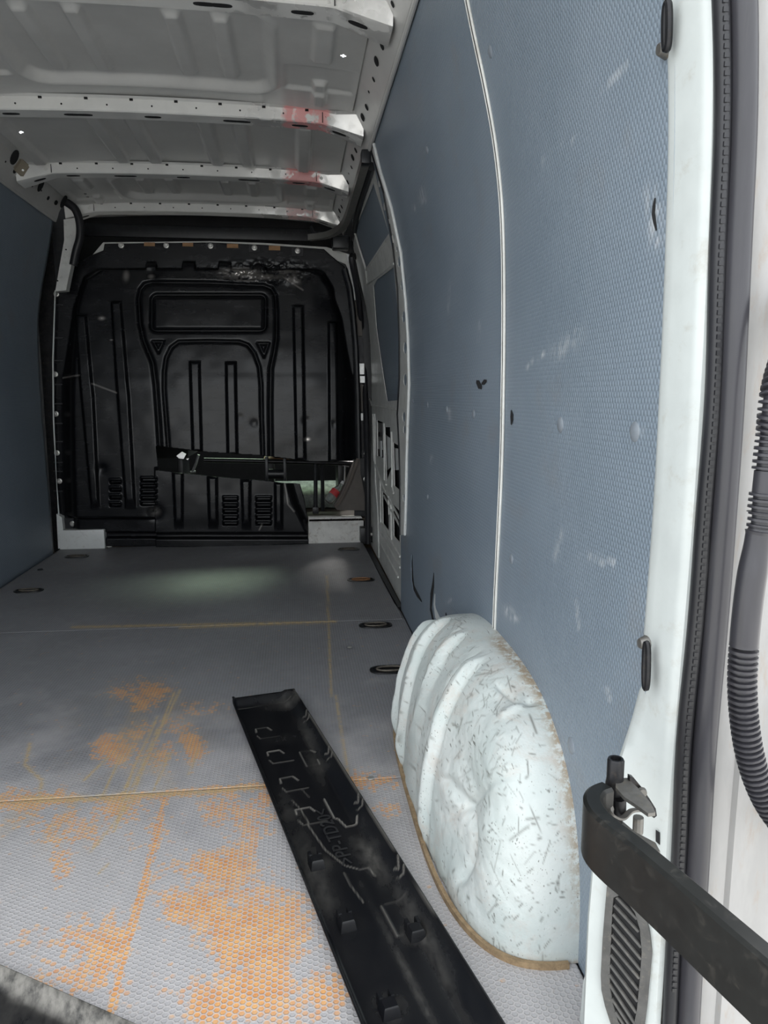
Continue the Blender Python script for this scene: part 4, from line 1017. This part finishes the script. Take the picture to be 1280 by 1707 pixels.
keep(strip_surface('seal_bulb', lambda z: [(x + wob(z) * .4 + max(0, .95 - z) * .010, y) for x, y in ring_sec(.4745, .782, .0135, .0165)(z)], zs, RUBBERG), seal)
keep(strip_surface('seal_grip', lambda z: [(x + wob(z) + max(0, .95 - z) * .006, y) for x, y in ring_sec(.4575, .7905, .0085, .0115)(z)], zs, RUBBER), seal)
rb = MB()
for z in np.arange(.15, 1.42, .0085):
    x = .4565 + lean(z) + wob(z) + max(0, .95 - z) * .006; rb.box((x - .0040, .77865, z), (x + .0015, .7840, z + .0050))
rbo = rb.build('grip_teeth', RUBBER, None, False); rbo['kind'] = 'stuff'; keep(rbo, seal)
def sec_j(z):
    l = lean(z); return [(.470 + l, .812), (.486 + l, .802), (.503 + l, .800), (.507 + l, .797), (.527 + l, .794), (.531 + l, .788), (.552 + l, .782), (.575 + l, .774), (.61 + l, .77), (.625 + l, .79), (.628 + l, .86), (.628 + l, 2.2)]
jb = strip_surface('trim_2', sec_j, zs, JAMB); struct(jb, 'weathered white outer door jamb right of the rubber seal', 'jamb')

# ---- vent grille
vent = empty('vent_grille', tuple(pp(1045, 1600))); tag(vent, 'dusty dark grey louvred vent grille in the foot of the white pillar', 'vent')
VO = [(1016, 1459), (1024, 1460), (1039, 1472), (1056, 1489), (1069, 1508), (1078, 1527), (1084, 1552), (1088, 1584), (1084, 1625), (1079, 1678), (1073, 1722), (1062, 1745), (1046, 1740), (1030, 1722), (1019, 1700), (1010, 1672), (1004, 1645), (1003, 1620), (1006, 1560), (1010, 1510), (1013, 1475)]
VI = [(1024, 1492), (1034, 1488), (1048, 1500), (1060, 1518), (1068, 1545), (1071, 1582), (1068, 1625), (1063, 1678), (1056, 1712), (1044, 1715), (1032, 1698), (1023, 1668), (1018, 1640), (1018, 1610), (1020, 1560), (1022, 1515)]
GRL = simple('dusty_grille_plastic', (.075, .073, .070), .6, 0, .2, 40, (.20, .18, .15), .5)
keep(pplate('backing', VI, .001, .0008, VOID, None), vent)
bv = PB - PA; bv /= np.linalg.norm(bv)
def pl2(q): p = pp(*q) - PA; return (float(p @ bv), float(p[2]))
def pf(off): return lambda u, v, w_: PA + bv * u + np.array([0, 0, v]) + pn * (off + w_)
keep(MB().plate([[pl2(q) for q in VO], [pl2(q) for q in VI]], pf(.001), .005).build('frame', GRL, None, True, 30), vent)
LE = [(1028, 1494), (1024, 1507), (1022, 1522), (1021, 1539), (1020, 1556), (1019, 1573), (1018, 1589), (1017, 1606), (1016, 1622), (1016, 1638), (1020, 1662), (1026, 1684)]
RE = [(1062, 1530), (1065, 1551), (1069, 1577), (1069, 1597), (1068, 1615), (1066, 1629), (1064, 1648), (1063, 1667), (1061, 1686), (1059, 1705), (1056, 1717), (1052, 1724)]
for a, b in zip(LE, RE):
    A_ = pp(*a, .003); B_ = pp(*b, .003); t = B_ - A_; t /= np.linalg.norm(t); sd_ = np.cross(t, pn); k = .0016
    o = MB().prism([A_ - sd_ * k, B_ - sd_ * k, B_ + sd_ * k, A_ + sd_ * k], pn * .0035).build('slat', GRL, None, False); keep(o, vent)
# foot bracket below the pillar edge: white lip with a red mark
ft = MB().prism([un(x, y, 'y', .88) for x, y in ((981, 1655), (984, 1645), (990, 1643), (1010, 1690), (1020, 1720), (975, 1720), (978, 1690))], (0, .02, 0)).build('foot_lip', PILLW, pil)

# ================================================================== DOOR HINGE ARM AND BRACKET
arm = empty('door_hinge_arm', (.335, .74, .38)); tag(arm, 'bent black steel door hinge arm reaching out from the white pillar', 'hinge')
ap = smooth_path([(.340, .748, 0), (.326, .741, 0), (.314, .724, 0), (.3105, .700, 0), (.3155, .672, 0), (.325, .642, 0), (.339, .585, 0), (.3535, .522, 0), (.367, .465, 0), (.388, .375, 0), (.42, .24, 0)], 7)
hw, r = .0105, .0035
sec = [(-hw, .388), (-hw + r, .385), (hw - r, .385), (hw, .388), (hw, .447), (hw - r, .450), (-hw + r, .450), (-hw, .447)]
keep(MB().sweep(ap, sec).build('arm', simple('worn_black_paint', (.009, .0095, .009), .40, .1, .3, 25, (.04, .036, .03), .6), None, True, 40), arm)
pc = un(1025, 1296, 'z', .452)
keep(MB().lathe([(.0005, .014), (.0058, .014), (.0062, .019), (.0085, .019), (.0095, .017), (.0095, -.006), (.0105, -.010), (.0105, -.06)], pc + [0, 0, .004], (0, 0, 1), 20).build('hinge_pin', DARKMET), arm)
hb = empty('hinge_bracket', tuple(pc - [0, 0, .06])); tag(hb, 'worn metal hinge bracket plates bolted to the pillar behind the black arm', 'bracket')
def bpl(name, poly, y0, t, mat): o = MB().prism([un(x, q, 'y', y0) for x, q in poly], (0, t, 0)).build(name, mat, None, True, 30); keep(o, hb); return o
WORN = simple('worn_bracket_metal', (.16, .155, .145), .45, .6, .2, 50, (.25, .2, .13), .5)
bpl('cheek_plate', [(1050, 1294), (1056, 1296), (1070, 1313), (1083, 1332), (1093, 1348), (1095, 1360), (1090, 1364), (1075, 1352), (1056, 1330), (1049, 1312)], .752, .006, DARKMET)
keep(MB().prism([un(x, y, 'z', .446) for x, y in ((1026, 1303), (1045, 1302), (1062, 1318), (1085, 1345), (1092, 1360), (1080, 1362), (1058, 1346), (1040, 1334), (1026, 1318))], (0, 0, .004)).build('top_plate', WORN, None, False), hb)
keep(MB().tube([un(1030, 1330, 'y', .748), un(1030, 1362, 'y', .748)], .009, 12).build('knuckle', DARKMET), hb)
keep(MB().tube([un(1064, 1362, 'y', .757), un(1063, 1388, 'y', .757)], .006, 10).build('stop_pin', WORN), hb)
keep(MB().sweep(smooth_path([un(1018, 1345, 'y', .728), un(1024, 1360, 'y', .726), un(1038, 1364, 'y', .732), un(1052, 1352, 'y', .742), un(1068, 1350, 'y', .75)], 6), [(-.003, -.0012), (.003, -.0012), (.003, .0012), (-.003, .0012)]).build('spring_leaf', WORN), hb)
keep(MB().prism([un(x, y, 'z', .395) for x, y in ((1030, 1368), (1058, 1392), (1092, 1410), (1100, 1425), (1075, 1425), (1040, 1400))], (0, 0, .004)).build('lower_plate', WORN, None, False), hb)
keep(MB().lathe([(.0005, .004), (.005, .004), (.006, 0)], un(1069, 1320, 'y', .750), (0, -1, 0), 12).build('bracket_bolt', WORN), hb)

# ================================================================== CABLE HOSE
hose = empty('cable_hose', tuple(un(1240, 1280, 'y', .68))); tag(hose, 'black corrugated cable hose with smooth sleeve beside the outer door jamb', 'hose')
HY = .68
hp = smooth_path([np.array([.545, .80, .98]), np.array([.515, .735, .965])] + [un(x, y, 'y', HY) for x, y in ((1296, 640), (1285, 730), (1278, 790), (1271, 850), (1262, 905), (1250, 980), (1243, 1040), (1239, 1090), (1237, 1140), (1240, 1195), (1248, 1250), (1262, 1300), (1283, 1345), (1310, 1380))] + [np.array([.545, .72, .40]), np.array([.585, .79, .395])], 60)
hp = np.array(hp); L_ = np.concatenate([[0], np.cumsum(np.linalg.norm(np.diff(hp, axis=0), axis=1))])
pyv = np.maximum.accumulate(proj(hp)[1])
rad = .0122 + .0021 * np.sign(np.sin(L_ * 2 * math.pi / .0064)) * 1.0
sl = sstep(878, 892, pyv) * sstep(1080, 1072, pyv); rad = rad * (1 - sl) + (.0122 + .0018 * sstep(900, 960, pyv)) * sl
s2_ = ((pyv > 785) & (pyv < 822)); rad = np.where(s2_, .0118, rad); rad = np.where((pyv > 855) & (pyv < 880), rad * .88, rad)
def seg(a, b, nm):
    i = np.nonzero((pyv >= a) & (pyv <= b))[0]
    if len(i) > 3: keep(MB().tube([hp[k] for k in i], 1.0, 16, scale=[rad[k] for k in i]).build(nm, RUBBERG, None, True, 50), hose)
seg(0, 880, 'corrugated_section'); seg(877, 1082, 'smooth_sleeve'); seg(1078, 1800, 'corrugated_section')

# ================================================================== LASHING RINGS ON THE LINING
def lash(pts, r, label):
    root = empty('lashing_ring', tuple(wall_pt(*pts[0]))); tag(root, label, 'lashing ring')
    P_ = [wall_pt(x, y, .012) for x, y in pts]; top, bot = P_[0], P_[-1]; lp = []
    m = (top + bot) / 2; h = np.linalg.norm(top - bot) / 2; ax_ = (top - bot) / (2 * h)
    for i in range(24):
        a = 2 * math.pi * i / 24; lp.append(m + ax_ * h * spow(math.cos(a), .75) + np.array([-.25, .95, 0]) * .0035 * spow(math.sin(a), .8))
    keep(MB().tube(lp, r, 8, closed=True, up=(1, 0, 0)).build('loop', DARKMET), root)
    keep(MB().lathe([(.0005, .010), (.006, .010), (.009, .004), (.011, 0), (.011, -.004)], wall_pt(*pts[0]), wall_n(top[2]), 14).build('eye_bolt', WORN), root)
lash([(1111, 82), (1112, 5)], .0042, 'black lashing ring fixed high on the lining beside the rear pillar')
lash([(1078, 1072), (1076, 1148)], .0036, 'small metal lashing ring on the lining just above the wheel arch height')

# ================================================================== SLIDING DOOR, ITS POST, RAIL AND SEAL
sdoor = None
def sub(loop, k=8):
    out = []
    for p, q in zip(loop, loop[1:] + loop[:1]): out += [(p[0] + (q[0] - p[0]) * i / k, p[1] + (q[1] - p[1]) * i / k) for i in range(k)]
    return out
def dl(loop, off=-.018, k=6): return [tuple(wall_pt(x, y, off)[1:]) for x, y in sub(loop, k)]
W1 = [(622, 305), (648, 389), (610, 447), (590, 386)]
W2 = [(643, 455), (656, 444), (663, 520), (665, 600), (664, 667), (645, 669), (636, 610), (627, 547), (622, 476), (628, 466)]
C1 = [(641, 712), (650, 712), (652, 782), (644, 803)]; C2 = [(655, 737), (666, 744), (667, 818), (657, 810)]; C3 = [(637, 818), (647, 830), (648, 885), (638, 872)]; C4 = [(655, 840), (666, 852), (666, 905), (656, 893)]; C5 = [(628, 700), (638, 704), (639, 764), (629, 760)]
dout = [(3.02, -.01), (4.42, -.01), (4.42, 1.50), (4.36, 1.74), (3.02, 1.77)]
ZD = sub(dout, 14)
sdoor = MB().plate([ZD] + [dl(h) for h in (W1, W2, C1, C2, C3, C4, C5)], lambda u, v, w_: (float(wx(v)) + .018 + w_ * 1.0, u, v), .004).build('door_1', FRAMEP, None, True, 35)
struct(sdoor, 'closed sliding side door with bare grey metal inner frame and dark panels', 'door')
def dpanel(name, loop, off, mat, t=.003):
    L2 = dl(loop, off); return MB().plate([L2], lambda u, v, w_: (float(wx(v)) - off + w_, u, v), t).build(name, mat, sdoor, True, 35)
dpanel('window_blank', [(624, 296), (652, 390), (610, 452), (586, 386)], -.026, LINER); dpanel('window_blank', [(640, 448), (660, 436), (668, 520), (669, 672), (642, 674), (630, 600), (618, 476)], -.026, LINER)
dpanel('outer_skin', [(622, 690), (672, 700), (672, 1000), (634, 930)], -.040, VOID, .001)
dpanel('reinforcement_plate', [(641.5, 724), (651, 731), (652, 778), (643, 786)], -.030, WHITE); dpanel('reinforcement_plate', [(655, 746), (668, 749), (668, 783), (656, 784)], -.030, WHITE)
dpanel('latch_block', [(629, 704), (637, 706), (638, 750), (630, 748)], -.022, STEEL); dpanel('latch_rod', [(632, 735), (635, 735), (636, 762), (633, 762)], -.018, WHITE)
dpanel('lock_barrel', [(630, 720), (634, 720), (634, 728), (630, 728)], -.014, DARKMET)
# pressed ridges of the door's inner frame
for pl in ([(640.5, 706), (641, 800), (644, 808)], [(653, 720), (654, 812), (656, 822)], [(622, 690), (624, 770), (640, 815), (667, 866)], [(640, 826), (667, 878)], [(634, 800), (635, 872), (646, 892), (667, 928)], [(636, 890), (667, 946)], [(634, 905), (664, 962)], [(652, 838), (653, 900)], [(648, 828), (649, 858)], [(612, 655), (620, 676), (662, 682)], [(590, 384), (610, 450), (612, 474)], [(612, 474), (657, 440)], [(610, 450), (650, 392)], [(625, 690), (626, 800), (630, 850), (632, 930)]):
    P_ = [wall_pt(x, y, -.017) for x, y in sub(pl, 5)[:-5] + [pl[-1]]]
    MB().tube(P_, .0055, 6, up=(1, 0, 0)).build('pressed_ridge', FRAMEP, sdoor)
# post between lining and door
post = None
PR = [(2.90, 1.775), (2.86, 1.5), (2.80, 1.2), (2.80, .60), (2.84, .50), (2.86, .34)]; PL_ = [(3.01, .30), (3.01, .6), (3.04, .8), (3.02, 1.2), (3.06, 1.5), (3.04, 1.775)]
def yline(px, py): return wall_pt(px, py, .004)
lft = [(668, 892), (668, 800), (666, 740), (663.5, 690), (667, 630), (667, 560), (664, 480), (656, 405), (641, 322), (626, 272), (620, 252)]
rgt = [(623, 240), (634, 285), (652, 345), (668, 420), (676, 500), (680, 560), (682, 640), (680, 700), (678, 760), (677, 830), (675, 892)]
hl = [(632, 306, 2), (641, 344, 2.4), (655, 397, 2.6), (665, 436, 3), (670, 475, 3), (672.5, 528, 3.4), (675, 580, 3.4), (675, 633, 3.4), (673, 695, 3), (674, 716, 2.5), (673, 830, 2.2), (648, 370, 1.6), (661, 415, 1.6)]
post = MB().plate([[tuple(yline(*q)[1:]) for q in sub(lft + rgt, 3)]] + [[tuple(yline(x + r_ * .85 * math.cos(a), y + r_ * 3.0 * math.sin(a))[1:]) for a in np.linspace(0, 2 * math.pi, 13)[:-1]] for x, y, r_ in hl],
                  lambda u, v, w_: (float(wx(v)) - .004 + w_ * 1.0, u, v), .003).build('trim_3', FRAMEP, None, True, 40)
struct(post, 'perforated white steel post between lining and sliding door', 'post')
MB().tube([wall_pt(x, y, .006) for x, y in rgt], .006, 8, up=(1, 0, 0)).build('post_lip', WHITE, post)
MB().tube([wall_pt(x, y, .000) for x, y in lft], .007, 8, up=(1, 0, 0)).build('post_seal', RUBBER, post)
# black seal along the front edge of the door opening
ds = MB().tube(smooth_path([wall_pt(x, y, .012) for x, y in ((613, 906), (612.5, 800), (611, 720), (608, 640), (604, 560), (596, 485), (586, 430))] + [np.array([.375, 4.40, 1.66]), np.array([.345, 4.30, 1.735]), np.array([.325, 3.8, 1.765]), np.array([.318, 3.1, 1.77])], 6), .017, 10, up=(0, 1, 0)).build('opening_seal', RUBBER, wr)
# upper guide rail
rail = empty('door_guide_rail', (.29, 3.6, 1.77)); tag(rail, 'grey metal sliding door guide rail under the roof edge', 'rail')
r0 = un(607, 262, 'z', 1.765)
rp = smooth_path([(.288, 3.02, 1.775), (.288, 3.5, 1.772), (.283, 3.95, 1.768), (.262, 4.18, 1.765), (.20, 4.33, 1.76), (.10, 4.40, 1.757)], 6)
keep(MB().sweep(rp, [(-.016, -.018), (.016, -.018), (.016, -.012), (-.008, -.012), (-.008, .014), (-.016, .014)]).build('channel', simple('rail_grey', (.20, .195, .18), .45, .3, .1, 20)), rail)
keep(MB().box((.268, 2.985, 1.748), (.306, 3.035, 1.800), .008).build('end_cap', BLACKP), rail)
gbk = MB().box((.34, 4.34, 1.60), (.42, 4.44, 1.71), .012)
rl = empty('roller_bracket', (.38, 4.40, 1.6)); tag(rl, 'black roller bracket at the top front corner of the sliding door', 'bracket')
p = bu(565, 412); keep(MB().box((p[0] - .045, 4.34, p[2] - .035), (p[0] + .05, 4.44, p[2] + .035), .012).build('housing', BLACKP), rl)
keep(MB().tube([(p[0] - .05, 4.42, p[2] + .05), (p[0] - .14, 4.44, p[2] + .06), (p[0] - .16, 4.45, p[2] + .10)], .010, 8).build('roller_arm', BLACKP), rl)
# stop block and track at the sill
sbk = empty('door_stop_block', tuple(un(613, 905, 'y', 4.34))); tag(sbk, 'black rubber door stop block on the sill by the sliding door', 'stop block')
p = un(601, 905, 'y', 4.33); q = un(622, 880, 'y', 4.33)
keep(MB().box((p[0], 4.33, p[2]), (q[0], 4.41, q[2]), .005).build('block', BLACKP), sbk)
keep(MB().lathe([(.0005, .004), (.008, .004), (.010, 0)], (q[0] - .012, 4.33, p[2] + .05), (0, -1, 0), 10).build('stop_bolt', ZINC), sbk)
trk = MB().prism([(.400, 4.32, -.004), (.432, 4.32, -.004), (.440, 3.05, -.004), (.421, 3.05, -.004)], (0, 0, -.012))
tag(trk.build('step_track', BLACKP), 'dark step track along the floor edge by the sliding door', 'track')

# ================================================================== LEFT FRONT POST, WIRING, LAMP
lp_ = MB().prism([un(x, y, 'y', 4.36) for x, y in ((106, 366), (131, 362), (129, 398), (119, 440), (110, 484), (92, 486), (99, 445), (107, 400))], (0, .06, 0)).build('trim_4', FRAMEP, None, False)
struct(lp_, 'white steel post at the left front corner beside the bulkhead', 'post')
MB().prism([un(x, y, 'y', 4.46) for x, y in ((91, 484), (92.5, 484), (89, 600), (90, 700), (94, 800), (99, 862), (97, 862), (88, 700), (87, 600))], (0, .01, 0)).build('post_edge', WHITE, lp_, False)
for q in ((110, 416), (96, 468)): MB().lathe([(.0005, .001), (.004, .001), (.004, -.002)], un(*q, 'y', 4.359), (0, -1, 0), 10).build('post_hole', VOID, lp_)
wl_ = MB().tube(smooth_path([un(x, y, 'y', 4.33) for x, y in ((96, 330), (112, 338), (126, 350), (133, 372), (133, 396), (127, 418), (122, 442))], 6), .021, 12, up=(0, 1, 0))
tag(wl_.build('wiring_loom', RUBBER), 'thick black wrapped wiring loom coming out of the left roof rail', 'cable')
for q, rx, rz, yy in (((24, 262), .034, .028, 3.46), ((68, 309), .026, .028, 3.92), ((106, 336), .034, .030, 4.25)):
    p = un(*q, 'y', yy); c = [p + np.array([.0, rx * math.cos(a), rz * math.sin(a)]) + np.array([.55 * rz * math.sin(a), 0, 0]) for a in np.linspace(0, 2 * math.pi, 15)[:-1]]
    MB().prism(c, (.0012, 0, -.0012)).build('rail_opening', VOID, ceiling, False)
lamp = empty('interior_lamp', tuple(un(38, 280, 'y', 3.5))); tag(lamp, 'dangling beige square interior lamp on the left roof rail', 'lamp')
lq = [un(x, y, 'y', yy) for x, y, yy in ((22, 282, 3.46), (36, 264, 3.50), (51, 277, 3.50), (38, 297, 3.46))]
bm = bmesh.new(); vv = [bm.verts.new(p) for p in lq]; f = bm.faces.new(vv); ex = bmesh.ops.extrude_face_region(bm, geom=[f]); bmesh.ops.translate(bm, verts=[v for v in ex['geom'] if isinstance(v, bmesh.types.BMVert)], vec=(-.012, .022, .010))
bmesh.ops.bevel(bm, geom=bm.edges[:], offset=.006, segments=3, affect='EDGES'); me = bpy.data.meshes.new('lens'); bm.to_mesh(me); bm.free()
keep(link('lens', me, simple('lamp_lens', (.30, .26, .20), .3, .2, .1, 20), None, True, 40), lamp)
c = sum(lq) / 4; keep(MB().lathe([(.0005, .003), (.004, .003), (.005, 0)], c + [.004, -.004, -.01], (.2, -.9, -.2), 10).build('switch', WHITE), lamp)
